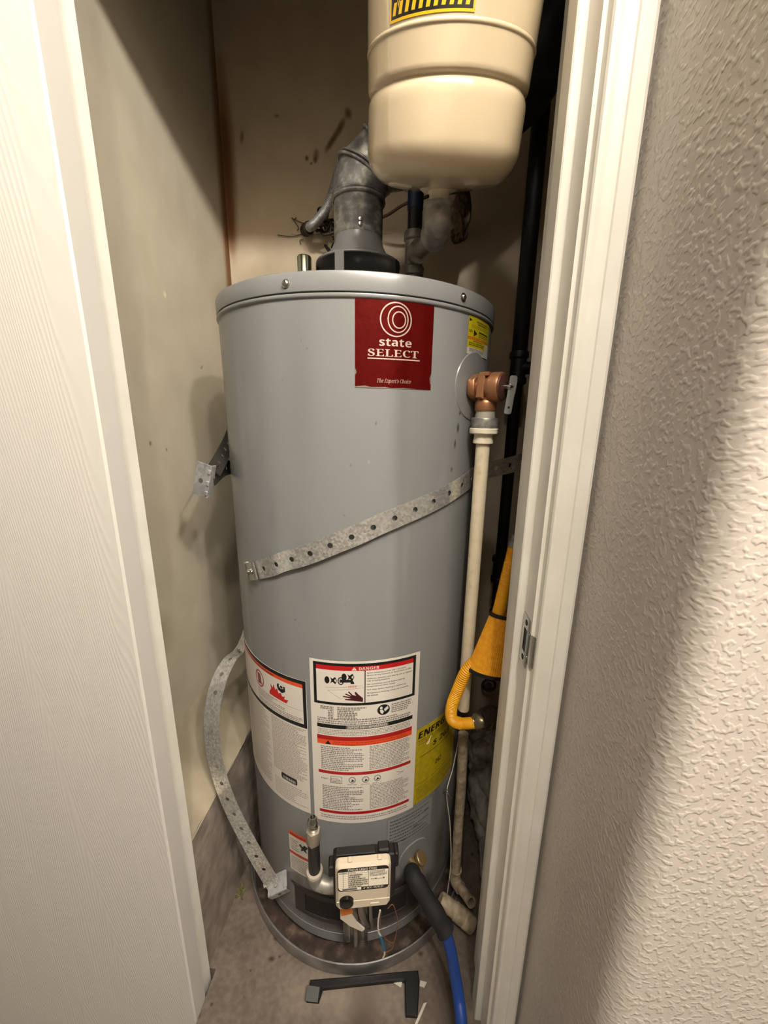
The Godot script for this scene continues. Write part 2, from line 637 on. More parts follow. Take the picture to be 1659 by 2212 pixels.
func make_materials() -> void:
	M.jacket = mat(Color(0.47, 0.475, 0.475), 0.27)
	M.jacket.metallic_specular = 0.45
	M.soot = mat(Color(0.20, 0.185, 0.18), 0.55)
	M.jacket_dark = mat(Color(0.40, 0.40, 0.40), 0.45)
	var spangle := noise(3, 0.035, FastNoiseLite.TYPE_CELLULAR, 1, [[0.0, gray(0.56)], [0.5, gray(0.64)], [1.0, gray(0.72)]])
	M.galv = tex(mat(Color.WHITE, 0.4, 0.5), spangle, 8.0)
	var old := noise(5, 0.012, FastNoiseLite.TYPE_SIMPLEX_SMOOTH, 5, [[0.0, gray(0.34)], [0.42, gray(0.43)], [0.58, Color(0.52, 0.515, 0.50)], [0.75, Color(0.66, 0.655, 0.63)], [1.0, Color(0.74, 0.73, 0.71)]])
	M.galv_old = tex(mat(Color.WHITE, 0.48, 0.45), old, 7.0)
	M.strap = tex(mat(Color.WHITE, 0.28, 0.8), noise(9, 0.045, FastNoiseLite.TYPE_CELLULAR, 1, [[0.0, Color(0.74, 0.74, 0.73)], [0.5, Color(0.85, 0.85, 0.84)], [1.0, Color(0.96, 0.96, 0.94)]]), 13.0)
	M.tail_shaded = mat(Color(0.46, 0.455, 0.43), 0.32, 0.9)  # strap steel darkened: shadow and dark reflections put into its colour
	M.steel = mat(Color(0.72, 0.72, 0.70), 0.22, 1.0)
	M.zinc = mat(Color(0.66, 0.68, 0.60), 0.2, 1.0)
	M.cast = tex(mat(Color.WHITE, 0.48, 0.45), noise(11, 0.02, FastNoiseLite.TYPE_SIMPLEX_SMOOTH, 5, [[0.0, Color(0.42, 0.41, 0.39)], [0.6, Color(0.58, 0.565, 0.54)], [1.0, Color(0.70, 0.68, 0.64)]]), 5.0)
	M.iron = mat(Color(0.085, 0.075, 0.07), 0.5, 0.3)
	M.iron_rust = tex(mat(Color.WHITE, 0.75), noise(13, 0.03, FastNoiseLite.TYPE_SIMPLEX_SMOOTH, 5, [[0.0, Color(0.10, 0.07, 0.05)], [0.6, Color(0.20, 0.14, 0.10)], [1.0, Color(0.36, 0.28, 0.22)]]), 8.0)
	M.duct_shaded = tex(mat(Color.WHITE, 0.5, 0.4), noise(15, 0.01, FastNoiseLite.TYPE_SIMPLEX_SMOOTH, 4, [[0.0, gray(0.12)], [1.0, gray(0.24)]]), 4.0)  # same galvanized vent, the header shadow painted in as dark gray
	M.brass = mat(Color(0.66, 0.47, 0.34), 0.36, 0.6)
	M.brass_dull = mat(Color(0.50, 0.42, 0.29), 0.45, 0.5)
	M.pvc = tex(mat(Color.WHITE, 0.42), noise(17, 0.012, FastNoiseLite.TYPE_SIMPLEX_SMOOTH, 5, [[0.0, Color(0.72, 0.65, 0.52)], [0.35, Color(0.85, 0.80, 0.69)], [1.0, Color(0.89, 0.85, 0.76)]]), 5.0)
	M.pvc_white = mat(Color(0.89, 0.85, 0.77), 0.45)
	M.pvc_dirty = tex(mat(Color.WHITE, 0.6), noise(19, 0.014, FastNoiseLite.TYPE_SIMPLEX_SMOOTH, 5, [[0.0, Color(0.42, 0.36, 0.28)], [0.6, Color(0.66, 0.60, 0.51)], [1.0, Color(0.76, 0.71, 0.63)]]), 6.0)
	M.yellow = tex(mat(Color.WHITE, 0.42), noise(21, 0.01, FastNoiseLite.TYPE_SIMPLEX_SMOOTH, 4, [[0.0, Color(0.80, 0.55, 0.06)], [1.0, Color(0.94, 0.69, 0.11)]]), 6.0)
	M.black = mat(Color(0.045, 0.045, 0.045), 0.5)
	M.black_gloss = mat(Color(0.03, 0.03, 0.032), 0.25)
	M.foam = mat(Color(0.07, 0.07, 0.075), 0.75)
	M.blue = mat(Color(0.09, 0.225, 0.50), 0.4)
	M.blue_cap = mat(Color(0.09, 0.16, 0.30), 0.5)
	M.trim = tex(mat(Color.WHITE, 0.38), noise(23, 0.008, FastNoiseLite.TYPE_SIMPLEX_SMOOTH, 4, [[0.0, Color(0.86, 0.85, 0.81)], [1.0, Color(0.91, 0.90, 0.87)]]), 2.0)
	M.cream = mat(Color(0.785, 0.72, 0.605), 0.16)
	M.cream.clearcoat_enabled = true
	M.cream.clearcoat = 0.5
	M.cream.clearcoat_roughness = 0.04
	M.cover = mat(Color(0.76, 0.71, 0.63), 0.45)
	M.paper = tex(mat(Color.WHITE, 0.8), noise(25, 0.02, FastNoiseLite.TYPE_SIMPLEX_SMOOTH, 5, [[0.0, Color(0.22, 0.17, 0.12)], [1.0, Color(0.50, 0.42, 0.33)]]), 8.0)
	M.copper_wire = mat(Color(0.52, 0.33, 0.24), 0.4, 0.4)
	M.white_wire = mat(Color(0.78, 0.74, 0.68), 0.5)
	M.web = mat(Color(0.30, 0.24, 0.16), 0.9)
	M.chip = mat(Color(0.68, 0.66, 0.61), 0.6)

func planar(u: Vector3, v: Vector3, o: Vector3) -> Callable:
	return func(p: Vector3) -> Vector2: return Vector2((p - o).dot(u) / u.length_squared(), (p - o).dot(v) / v.length_squared())

func slab(lo: Vector3, hi: Vector3, b := 0.0) -> ArrayMesh:
	return box_at((hi - lo) / 2, (hi + lo) / 2, b)

# ---------------------------------------------------------------- lights and shell
func vanity_light() -> void:
	var v := thing("vanity_light", "long wall light with four round bulbs behind the viewer", "lamp", Vector3(0.22, 1.11, 0.60))
	var metal := mat(Color(0.6, 0.6, 0.58), 0.3, 0.9)
	part(v, "backplate", slab(Vector3(-0.42, 1.07, 0.575), Vector3(0.87, 1.15, 0.60), 0.004), metal)
	var glow := mat(Color(1, 0.95, 0.85), 0.4)
	glow.emission_enabled = true
	glow.emission = Color(1.0, 0.97, 0.925)
	glow.emission_energy_multiplier = 3.0
	for b in [[-0.12, 0.35], [0.16, 1.25], [0.45, 1.25], [0.75, 1.8]]:
		var x: float = b[0]
		var st := mb()
		var prof := []
		for i in 17:
			var a := -PI / 2 + PI * i / 16
			prof.append(Vector2(maxf(0.0, cos(a) * 0.04), sin(a) * 0.04))
		lathe(st, prof, Transform3D(Basis(), Vector3(x, 1.11, 0.47)), 24)
		part(v, "bulb", done(st), glow)
		part(v, "socket", tube_mesh([Vector3(x, 1.11, 0.51), Vector3(x, 1.11, 0.575)], 0.018, 14), metal)
		var l := OmniLight3D.new()
		l.name = "bulb_light"
		l.light_color = Color(1.0, 0.97, 0.925)
		l.light_energy = LAMP * b[1]
		l.light_size = 0.0405
		l.omni_range = 8.0
		l.omni_attenuation = 2.0
		l.shadow_enabled = true
		v.add_child(l, true)
		l.position = Vector3(x, 1.11, 0.47) - v.position

func wall_material(c: Color, bump: float, rough := 0.6) -> StandardMaterial3D:
	var m := mat(c, rough)
	var t := noise(31, 0.034, FastNoiseLite.TYPE_SIMPLEX_SMOOTH, 2, [[0.0, gray(0.0)], [0.50, gray(0.05)], [0.63, gray(0.55)], [0.78, gray(0.95)], [1.0, gray(1.0)]], 1024)
	return relief(m, t, bump, 3.3)

func shell() -> void:
	# floor of closet and room, one slab
	var conc := sheet(640, 640, Color(0.385, 0.345, 0.31))
	conc.grain(0.42, 0.012, 41, Color(0.22, 0.185, 0.15))
	conc.grain(0.32, 0.05, 42, Color(0.55, 0.505, 0.455))
	var rng := RandomNumberGenerator.new()
	rng.seed = 5
	for i in 260:                                            # spatter and rust spots on the slab
		var r := rng.randf_range(0.0015, 0.0095)
		conc.smudge(rng.randf(), rng.randf(), r, r * rng.randf_range(0.6, 1.0), Color(0.16, 0.11, 0.075), rng.randf_range(0.4, 0.95))
	conc.smudge(0.44, 0.722, 0.045, 0.06, Color(0.21, 0.165, 0.14), 0.8)     # damp patch by the black bracket
	conc.smudge(0.60, 0.70, 0.04, 0.12, Color(0.20, 0.16, 0.14), 0.6)
	conc.smudge(0.38, 0.71, 0.20, 0.05, Color(0.60, 0.555, 0.50), 0.45)
	var fm := printed(conc.out(), 0.85)
	relief(fm, noise(33, 0.02, FastNoiseLite.TYPE_SIMPLEX_SMOOTH, 5), 0.10, 1.0, false)
	uvf = planar(Vector3(1.0, 0, 0), Vector3(0, 0, 1.0), Vector3(-0.5, 0, -1.2))
	var fs := mb()
	box(fs, Vector3(0.3785, 0.0775, 0.38), Transform3D(Basis(), Vector3(0.0125, FLOOR - 0.0775, -0.78)), 0.0)
	box(fs, Vector3(0.09, 0.0775, 0.314), Transform3D(Basis(), Vector3(-0.456, FLOOR - 0.0775, -0.816)), 0.0)
	struct("floor", done(fs), fm, "stained gray concrete slab under the heater with dark spatter")
	uvf = plain
	struct("floor_room", slab(Vector3(-1.7, FLOOR - 0.22, -1.2), Vector3(1.7, FLOOR - 0.16, 0.72)), mat(Color(0.45, 0.42, 0.38), 0.6), "plain room floor outside the closet, one step down")
	# closet side wall, left: upper wall, flared foot, concrete kerb
	uvf = planar(Vector3(0, 0, 0.64), Vector3(0, -1.55, 0), Vector3(0, 0.9, -1.08))
	var lw := sheet(512, 1024, Color(0.715, 0.685, 0.615))
	lw.grain(0.14, 0.006, 43, Color(0.50, 0.45, 0.36))
	lw.smudge(0.02, 0.25, 0.06, 0.42, Color(0.36, 0.22, 0.07), 0.75)
	lw.smudge(0.03, 0.36, 0.03, 0.16, Color(0.40, 0.20, 0.06), 0.6)
	for s in [[0.30, 0.52, 0.014, 0.003, 0.5], [0.45, 0.70, 0.10, 0.004, 0.25], [0.52, 0.74, 0.05, 0.012, 0.25], [0.62, 0.62, 0.008, 0.004, 0.7], [0.55, 0.63, 0.006, 0.003, 0.6], [0.72, 0.40, 0.02, 0.006, 0.3], [0.7, 0.86, 0.09, 0.05, 0.25]]:
		lw.smudge(s[0], s[1], s[2], s[3], Color(0.30, 0.25, 0.18), s[4], 0.5)
	lw.smudge(0.47, 0.443, 0.012, 0.006, Color(0.86, 0.82, 0.72), 0.9, 0.6)
	var lm := printed(lw.out(), 0.55)
	relief(lm, noise(35, 0.012, FastNoiseLite.TYPE_SIMPLEX_SMOOTH, 4), 0.12, 1.0, false)
	struct("wall_left", slab(Vector3(-0.56, FLOOR, -1.13), Vector3(-0.488, 1.36, -0.445)), lm, "tan painted closet wall left of the heater with scuffs and brown stains")
	var st := mb()
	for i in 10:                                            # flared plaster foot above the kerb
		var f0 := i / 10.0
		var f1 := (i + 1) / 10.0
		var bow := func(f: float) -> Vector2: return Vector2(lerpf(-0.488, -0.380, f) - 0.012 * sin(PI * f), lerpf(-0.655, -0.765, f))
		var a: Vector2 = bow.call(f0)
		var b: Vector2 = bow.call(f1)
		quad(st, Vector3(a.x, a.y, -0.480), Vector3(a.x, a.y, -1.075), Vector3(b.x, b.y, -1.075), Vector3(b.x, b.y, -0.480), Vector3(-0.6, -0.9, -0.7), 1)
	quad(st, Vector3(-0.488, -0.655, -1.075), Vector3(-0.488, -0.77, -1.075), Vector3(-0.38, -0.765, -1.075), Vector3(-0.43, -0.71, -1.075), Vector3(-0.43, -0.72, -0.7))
	var foot := relief(tex(mat(Color.WHITE, 0.6), noise(39, 0.008, FastNoiseLite.TYPE_SIMPLEX_SMOOTH, 5, [[0.0, Color(0.47, 0.43, 0.36)], [0.5, Color(0.58, 0.54, 0.465)], [1.0, Color(0.66, 0.62, 0.54)]]), 2.0), noise(36, 0.012, FastNoiseLite.TYPE_SIMPLEX_SMOOTH, 4), 0.1, 2.0)  # wall plaster toned down: shade painted into the up-facing slope
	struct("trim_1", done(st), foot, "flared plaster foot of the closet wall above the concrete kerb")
	uvf = plain
	var km := tex(mat(Color.WHITE, 0.9), noise(37, 0.012, FastNoiseLite.TYPE_SIMPLEX_SMOOTH, 5, [[0.0, Color(0.42, 0.375, 0.335)], [0.5, Color(0.51, 0.465, 0.425)], [1.0, Color(0.59, 0.55, 0.505)]]), 2.5)
	relief(km, noise(38, 0.02, FastNoiseLite.TYPE_SIMPLEX_SMOOTH, 5), 0.12, 2.5)
	var kb := mb()
	var n := 26
	var nz := FastNoiseLite.new()
	nz.seed = 4
	nz.frequency = 6.0
	for i in n:                                              # rough-cast face of the kerb
		for k in 12:
			var c := []
			for e in [[i, k], [i + 1, k], [i + 1, k + 1], [i, k + 1]]:
				var z: float = lerpf(-1.075, -0.480, e[0] / float(n))
				var y: float = lerpf(FLOOR, -0.762 + 0.006 * nz.get_noise_2d(z * 8.0, 3.0), e[1] / 12.0)
				c.append(Vector3(-0.3815 + 0.010 * nz.get_noise_2d(z * 2.0, y * 2.0) * clampf((-0.50 - z) * 12.0, 0.0, 1.0), y, z))
			quad(kb, c[0], c[1], c[2], c[3], Vector3(-0.6, c[0].y, c[0].z), 1)
	struct("baseboard_left", done(kb), km, "rough stained concrete kerb along the foot of the left wall")
	# back wall
	uvf = planar(Vector3(0.86, 0, 0), Vector3(0, -1.0, 0), Vector3(-0.49, 0.92, 0))
	var bw := sheet(768, 768, Color(0.74, 0.68, 0.585))
	bw.grain(0.14, 0.006, 45, Color(0.47, 0.40, 0.30))
	bw.smudge(0.012, 0.34, 0.035, 0.26, Color(0.34, 0.19, 0.06), 0.85)
	bw.smudge(0.012, 0.46, 0.02, 0.10, Color(0.38, 0.18, 0.05), 0.7)
	var dirt := Color(0.30, 0.24, 0.13)
	for s in [[0.3575, 0.254, 0.013, 0.010, 0.75, 0.9], [0.336, 0.280, 0.024, 0.009, 0.8, -0.95], [0.317, 0.301, 0.022, 0.008, 0.8, -0.9], [0.304, 0.314, 0.018, 0.007, 0.7, -0.9], [0.268, 0.332, 0.009, 0.014, 0.6, 0.2], [0.265, 0.341, 0.006, 0.008, 0.8, 0.0], [0.242, 0.3375, 0.006, 0.006, 0.9, 0.0], [0.254, 0.348, 0.004, 0.003, 0.8, 0.0], [0.061, 0.292, 0.006, 0.014, 0.6, 0.2], [0.162, 0.253, 0.008, 0.004, 0.5, 0.0]]:
		bw.smudge(s[0], s[1], s[2] * 1.3, s[3] * 1.3, dirt, s[4], s[5])
	bw.line(0.19, 0.495, 0.48, 0.497, 2, Color(0.52, 0.45, 0.35))
	var bm := printed(bw.out(), 0.6)
	relief(bm, noise(36, 0.012, FastNoiseLite.TYPE_SIMPLEX_SMOOTH, 4), 0.12, 1.0, false)
	struct("wall_back", slab(Vector3(-0.56, FLOOR, -1.13), Vector3(0.44, 1.36, -1.072)), bm, "tan painted closet wall behind the heater with stain streaks")
	uvf = plain
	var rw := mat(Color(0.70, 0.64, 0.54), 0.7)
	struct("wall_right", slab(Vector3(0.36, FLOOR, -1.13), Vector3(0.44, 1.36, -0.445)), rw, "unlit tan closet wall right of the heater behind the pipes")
	struct("ceiling", slab(Vector3(-1.76, 1.35, -1.2), Vector3(1.76, 1.41, 0.76)), mat(Color(0.80, 0.78, 0.74), 0.8), "plain off-white ceiling of closet and room")
	# room side: wall of the doorway, the return to its right with a rounded corner, and the rest of the room
	var pw := wall_material(Color(0.72, 0.69, 0.66), 0.05, 0.32)
	var room := mat(Color(0.58, 0.555, 0.52), 0.7)
	struct("wall_front_left", slab(Vector3(-1.7, FLOOR - 0.16, -0.56), Vector3(-0.45, 1.35, -0.467)), room, "room wall left of the closet doorway")
	struct("wall_front_top", slab(Vector3(-0.45, 0.71, -0.56), Vector3(0.36, 1.35, -0.447)), room, "room wall above the closet doorway")
	var prof := [Vector2(1.7, -0.56), Vector2(0.165, -0.56), Vector2(0.165, -0.446), Vector2(0.1995, -0.446), Vector2(0.1995, -0.277)]
	for i in 9:
		var a := PI / 2 * (i + 1) / 10
		prof.append(Vector2(0.2215 - cos(a) * 0.022, -0.277 + sin(a) * 0.022))
	prof.append(Vector2(0.2215, -0.255))
	prof.append(Vector2(1.7, -0.255))
	struct("wall_front_right", smooth_upright(prof, FLOOR - 0.16, 1.35), pw, "textured beige wall right of the doorway with a rounded corner")
	struct("wall_room_left", slab(Vector3(-1.76, FLOOR - 0.16, -0.56), Vector3(-1.7, 1.35, 0.7)), room, "plain room wall left of the viewer")
	struct("wall_room_right", slab(Vector3(1.7, FLOOR - 0.16, -0.56), Vector3(1.76, 1.35, 0.7)), room, "plain room wall right of the viewer")
	struct("wall_room_back", slab(Vector3(-1.76, FLOOR - 0.16, 0.60), Vector3(1.76, 1.35, 0.70)), room, "plain room wall behind the viewer")

# upright with its vertical faces shaded as one where they curve
func smooth_upright(outline: Array, y0: float, y1: float) -> ArrayMesh:
	var st := mb()
	var n := outline.size()
	for i in n:
		var a: Vector2 = outline[i]
		var b: Vector2 = outline[(i + 1) % n]
		var e := b - a
		var m: Vector2 = (a + b) * 0.5 + Vector2(-e.y, e.x).normalized() * 0.004
		var steps := 1
		for k in steps:
			var ya := lerpf(y0, y1, float(k) / steps)
			var yb := lerpf(y0, y1, float(k + 1) / steps)
			var g := 5 if i >= 3 and i < n - 1 else -1
			quad(st, lean(a.x, ya, a.y), lean(b.x, ya, b.y), lean(b.x, yb, b.y), lean(a.x, yb, a.y), lean(outline[0].x if i > 2 else 0.6, (ya + yb) / 2, -0.4) if i != 0 and i < n - 1 else lean(1.0, 0.1, -0.4), g)
	var idx := Geometry2D.triangulate_polygon(PackedVector2Array(outline))
	for i in range(0, idx.size(), 3):
		for y in [y0, y1]:
			tri(st, lean(outline[idx[i]].x, y, outline[idx[i]].y), lean(outline[idx[i + 1]].x, y, outline[idx[i + 1]].y), lean(outline[idx[i + 2]].x, y, outline[idx[i + 2]].y), Vector3(0.6, 0.1, -0.4))
	return done(st)

func door_and_frame() -> void:
	# the open door leaf on the left, its wood-grain face towards the viewer
	var S := 1024
	var bytes := PackedByteArray()
	bytes.resize(S * S)
	var nz := FastNoiseLite.new()
	nz.seed = 12
	nz.frequency = 0.004
	nz.fractal_octaves = 3
	var fine := FastNoiseLite.new()
	fine.seed = 13
	fine.frequency = 0.06
	for y in S:
		var v := 2.05 * y / S                                # metres below the top of the leaf
		for x in S:
			var u := 0.62 * (S - x) / S                      # metres from the hinge edge
			var uu := u + 0.05 * (v - 1.2)                   # the veneer pattern runs a little off plumb
			var hot := sqrt(pow(270.0 * (uu - 0.165), 2) + 4.0) - 17.0 * v + 2.6 * nz.get_noise_2d(x * 1.6, y * 0.45)
			if uu < 0.05:
				hot -= pow((0.05 - uu) * 60.0, 2.0) * 0.7
			var ridge := 0.5 + 0.5 * sin(TAU * hot)
			ridge = pow(ridge, 1.6) * 0.85 + 0.15 * (0.5 + 0.5 * fine.get_noise_2d(x, y * 0.12))
			bytes[y * S + x] = int(255.0 * clampf(ridge, 0, 1))
	var gt := ImageTexture.create_from_image(Image.create_from_data(S, S, false, Image.FORMAT_L8, bytes))
	var dm := mat(Color(0.745, 0.735, 0.715), 0.42)
	relief(dm, gt, 0.022, 1.0, false)
	uvf = planar(Vector3(0.62, 0, 0), Vector3(0, -2.05, 0), Vector3(-0.9865, 0.95, 0))
	struct("door_1", slab(Vector3(-0.9865, FLOOR - 0.152, -0.4645), Vector3(-0.3665, 0.945, -0.430), 0.0025), dm, "white wood-grain closet door swung open against the left side")
	uvf = plain
	# left jamb with its stop, mostly behind the leaf
	struct("trim_2", upright([Vector2(-0.378, -0.466), Vector2(-0.378, -0.50), Vector2(-0.47, -0.50), Vector2(-0.47, -0.466)], FLOOR - 0.159, 0.72, false), M.trim, "white door jamb edge between the open door and the closet wall")
	struct("trim_3", upright([Vector2(0.1535, -0.445), Vector2(0.1535, -0.565), Vector2(0.172, -0.565), Vector2(0.172, -0.445)], FLOOR, 0.72), M.trim, "white door jamb right of the opening with a strike plate")
	struct("trim_4", upright([Vector2(0.1425, -0.4815), Vector2(0.144, -0.480), Vector2(0.1545, -0.480), Vector2(0.1545, -0.512), Vector2(0.144, -0.512), Vector2(0.1425, -0.5105)], FLOOR, 0.71), M.trim, "narrow white door stop strip along the right jamb")
	var cas := [Vector2(0.158, -0.446), Vector2(0.158, -0.434), Vector2(0.1595, -0.4315), Vector2(0.1625, -0.4305), Vector2(0.1665, -0.4306)]
	for i in 9:                                              # shallow cove, then a flat outer band
		var f := i / 8.0
		cas.append(Vector2(0.1672 + 0.011 * f, -0.4335 + 0.0022 * f * f))
	cas.append_array([Vector2(0.1795, -0.4296), Vector2(0.1915, -0.4290), Vector2(0.1945, -0.4305), Vector2(0.1955, -0.433), Vector2(0.1955, -0.446)])
	struct("trim_5", upright(cas, FLOOR - 0.159, 0.78), M.trim, "white moulded door casing on the right side of the opening")
	struct("trim_6", slab(Vector3(-0.40, 0.69, -0.565), Vector3(0.172, 0.712, -0.445)), M.trim, "white head jamb above the closet opening")
	var bead := mb()                                         # caulk bead between casing and wall
	var line := []
	var rg := RandomNumberGenerator.new()
	rg.seed = 3
	for i in 60:
		var y := lerpf(FLOOR, 0.78, i / 59.0)
		line.append(lean(0.1966 + rg.randf_range(-0.0004, 0.0004), y, -0.4435))
	tube(bead, line, 0.0028, 8)
	struct("trim_7", done(bead), M.trim, "painted caulk line between the right casing and the textured wall")
	# strike plate
	var y0 := -0.285
	var sp := thing("strike_plate", "small steel strike plate on the white right door jamb", "strike plate", lean(0.1535, y0, -0.462))
	var xf := Transform3D(Basis(Vector3(0, 0, 1), Vector3.UP, Vector3(-1, 0, 0)), lean(0.1534, y0, -0.463))
	var st := mb()
	var hw := 0.0135
	var ph := 0.034
	for b in [[-hw, -ph, hw, -0.016], [-hw, 0.016, hw, ph], [-hw, -0.016, -0.006, 0.016], [0.006, -0.016, hw, 0.016]]:
		box(st, Vector3((b[2] - b[0]) / 2, (b[3] - b[1]) / 2, 0.0008), xf * Transform3D(Basis(), Vector3((b[0] + b[2]) / 2, (b[1] + b[3]) / 2, 0.0008)), 0.0003)
	part(sp, "plate", done(st), M.steel)
	st = mb()
	box(st, Vector3(0.006, 0.016, 0.0002), xf * Transform3D(Basis(), Vector3(0, 0, 0.0003)), 0.0)
	part(sp, "latch_hole", done(st), M.black)
	for y in [-0.025, 0.025]:
		part(sp, "screw", lathe_mesh([Vector2(0, 0.0006), Vector2(0.0022, 0.0006), Vector2(0.004, 0.0003), Vector2(0.0042, 0)], xf * Transform3D(Basis(Vector3.RIGHT, PI / 2), Vector3(0, y, 0.0016)), 16), M.iron)
	st = mb()
	for i in 8:                                              # the lip that curls round the edge of the jamb
		var a0 := PI / 2 * i / 8
		var a1 := PI / 2 * (i + 1) / 8
		var p := func(a: float, y: float, o: float) -> Vector3: return lean(0.1534 + 0.009 - cos(a) * (0.0095 + o), y0 + y, -0.4500 + sin(a) * (0.0130 + o))
		quad(st, p.call(a0, -0.026, 0.0), p.call(a1, -0.026, 0.0), p.call(a1, 0.018, 0.0), p.call(a0, 0.018, 0.0), p.call((a0 + a1) / 2, -0.004, -0.005), 1)
		quad(st, p.call(a0, -0.026, -0.0012), p.call(a1, -0.026, -0.0012), p.call(a1, 0.018, -0.0012), p.call(a0, 0.018, -0.0012), p.call((a0 + a1) / 2, -0.004, 0.005), 2)
		for y in [-0.026, 0.018]:
			quad(st, p.call(a0, y, 0.0), p.call(a1, y, 0.0), p.call(a1, y, -0.0012), p.call(a0, y, -0.0012), p.call(a0, -0.004, 0.0))
	part(sp, "lip", done(st), M.steel)

# ---------------------------------------------------------------- heater
# round plate bent to the jacket
func tank_disc(th: float, y: float, rho: float, thick: float, hole := 0.0, r := 0.25) -> ArrayMesh:
	var st := mb()
	var n := 40
	var rings := [hole, rho * 0.55, rho - thick, rho]
	var rise := [thick, thick, thick, 0.0]
	var p := func(i: int, k: int) -> Vector3:
		var a := TAU * (k % n) / n
		var t: float = th + rings[i] * cos(a) / r
		return AXIS + Vector3(sin(t), 0, cos(t)) * (r + rise[i]) + Vector3(0, y + rings[i] * sin(a), 0)
	for i in 3:
		for k in n:
			var c: Vector3 = p.call(i, k)
			quad(st, c, p.call(i + 1, k), p.call(i + 1, k + 1), p.call(i, k + 1), AXIS + Vector3(0, y, 0), 1 if i < 2 else 2)
	return done(st)

func water_heater() -> void:
	var h := thing("water_heater", "tall gray gas water heater with a red logo label standing in the closet", "water heater", AXIS + Vector3(0, -1.078, 0))
	var ax := Transform3D(Basis(), AXIS)
	var jp := [Vector2(0.2, -1.078), Vector2(0.2488, -1.078), Vector2(0.25, -1.0765), Vector2(0.25, -1.0525), Vector2(0.2492, -1.052), Vector2(0.2492, -1.0505), Vector2(0.25, -1.05), Vector2(0.25, 0.147)]
	var g := sheet(1024, 512, M.jacket.albedo_color)         # unrolled jacket: u round it, v down
	var soot := Color(0.10, 0.08, 0.08)
	var place := func(th: float, y: float, ru: float, rv: float, c: Color, a: float, turn := 0.0) -> void:
		g.smudge((th + PI) / TAU, (0.15 - y) / 1.23, ru / 1.571, rv / 1.23, c, a, turn)
	place.call(0.55, -0.965, 0.055, 0.055, Color(0.13, 0.09, 0.12), 0.9)
	place.call(0.42, -0.94, 0.05, 0.03, Color(0.16, 0.11, 0.14), 0.8)
	place.call(0.70, -1.0, 0.06, 0.05, soot, 0.8)
	place.call(0.15, -0.955, 0.14, 0.03, soot, 0.8)
	place.call(-0.12, -0.965, 0.08, 0.02, soot, 0.75)
	place.call(-0.36, -0.945, 0.018, 0.04, Color(0.34, 0.26, 0.18), 0.5)
	place.call(0.3, -1.03, 0.25, 0.03, Color(0.22, 0.17, 0.15), 0.7)
	place.call(0.95, -0.93, 0.03, 0.12, Color(0.26, 0.22, 0.20), 0.6)
	place.call(0.85, -0.70, 0.02, 0.25, Color(0.30, 0.29, 0.28), 0.35)
	for e in [[0.83, -0.02, 0.004, 0.010], [0.81, -0.045, 0.003, 0.010], [0.79, -0.085, 0.003, 0.005], [0.78, -0.128, 0.004, 0.006], [0.84, 0.003, 0.003, 0.004], [-0.42, -0.955, 0.012, 0.008]]:
		place.call(e[0], e[1], e[2], e[3], soot, 0.9)
	var rg := RandomNumberGenerator.new()
	rg.seed = 21
	for i in 26:                                             # specks and faint scuffs
		place.call(rg.randf_range(-1.2, 1.3), rg.randf_range(-1.05, 0.1), rg.randf_range(0.0012, 0.003), rg.randf_range(0.0012, 0.004), soot if i % 3 else Color(0.72, 0.72, 0.71), rg.randf_range(0.2, 0.6))
	for i in 30:
		place.call(rg.randf_range(-1.2, 1.3), rg.randf_range(-1.0, 0.05), rg.randf_range(0.006, 0.03), rg.randf_range(0.06, 0.25), Color(0.40, 0.405, 0.405) if i % 2 else Color(0.57, 0.575, 0.575), 0.25)
	var jm := printed(g.out(), M.jacket.roughness)
	uvf = func(p: Vector3) -> Vector2:
		var a := atan2(p.x - AXIS.x, p.z - AXIS.z)
		return Vector2(clampf((a + PI) / TAU, 0.002, 0.998), clampf((0.15 - p.y) / 1.23, 0.002, 0.998))
	var jmesh := lathe_mesh(jp, ax, 128)
	uvf = plain
	part(h, "jacket", jmesh, jm)
	part(h, "bead", lathe_mesh([Vector2(0.25, 0.1455), Vector2(0.2522, 0.1465), Vector2(0.2532, 0.149), Vector2(0.2525, 0.1515), Vector2(0.2495, 0.1522)], ax, 128, 60), M.jacket)
	part(h, "seam", lathe_mesh([Vector2(0.2495, 0.1522), Vector2(0.2495, 0.1537), Vector2(0.249, 0.1537)], ax, 128), M.black)
	part(h, "top_cap", lathe_mesh([Vector2(0.2495, 0.1535), Vector2(0.2522, 0.1540), Vector2(0.2527, 0.1560), Vector2(0.2527, 0.1745), Vector2(0.2518, 0.1772), Vector2(0.2492, 0.1785), Vector2(0.246, 0.178), Vector2(0.05, 0.178), Vector2(0.0, 0.178)], ax, 128), M.jacket)
	for t in [[-0.243, 0.164], [0.787, 0.1645]]:
		part(h, "screw", lathe_mesh([Vector2(0, 0.0042), Vector2(0.0028, 0.0040), Vector2(0.0040, 0.0030), Vector2(0.0040, 0.0014), Vector2(0.0058, 0.0010), Vector2(0.006, 0)], on_tank(t[0], t[1], 0.2527) * Transform3D(Basis(Vector3.RIGHT, PI / 2), Vector3.ZERO), 16, 20), M.steel)
	part(h, "nipple", lathe_mesh([Vector2(0.009, 0.281), Vector2(0.0118, 0.282), Vector2(0.0132, 0.280), Vector2(0.0132, 0.18), Vector2(0.0155, 0.178)], Transform3D(Basis(), Vector3(-0.2205, 0, -0.8013)), 28), M.zinc, "zinc pipe stub left open on top of the heater")
	logo_label(h, ax)
	warning_labels(h, ax)
	part(h, "cover_plate", tank_disc(0.985, 0.044, 0.053, 0.0014), M.jacket, "round gray insulation cover behind the relief valve")
	gas_control(h)
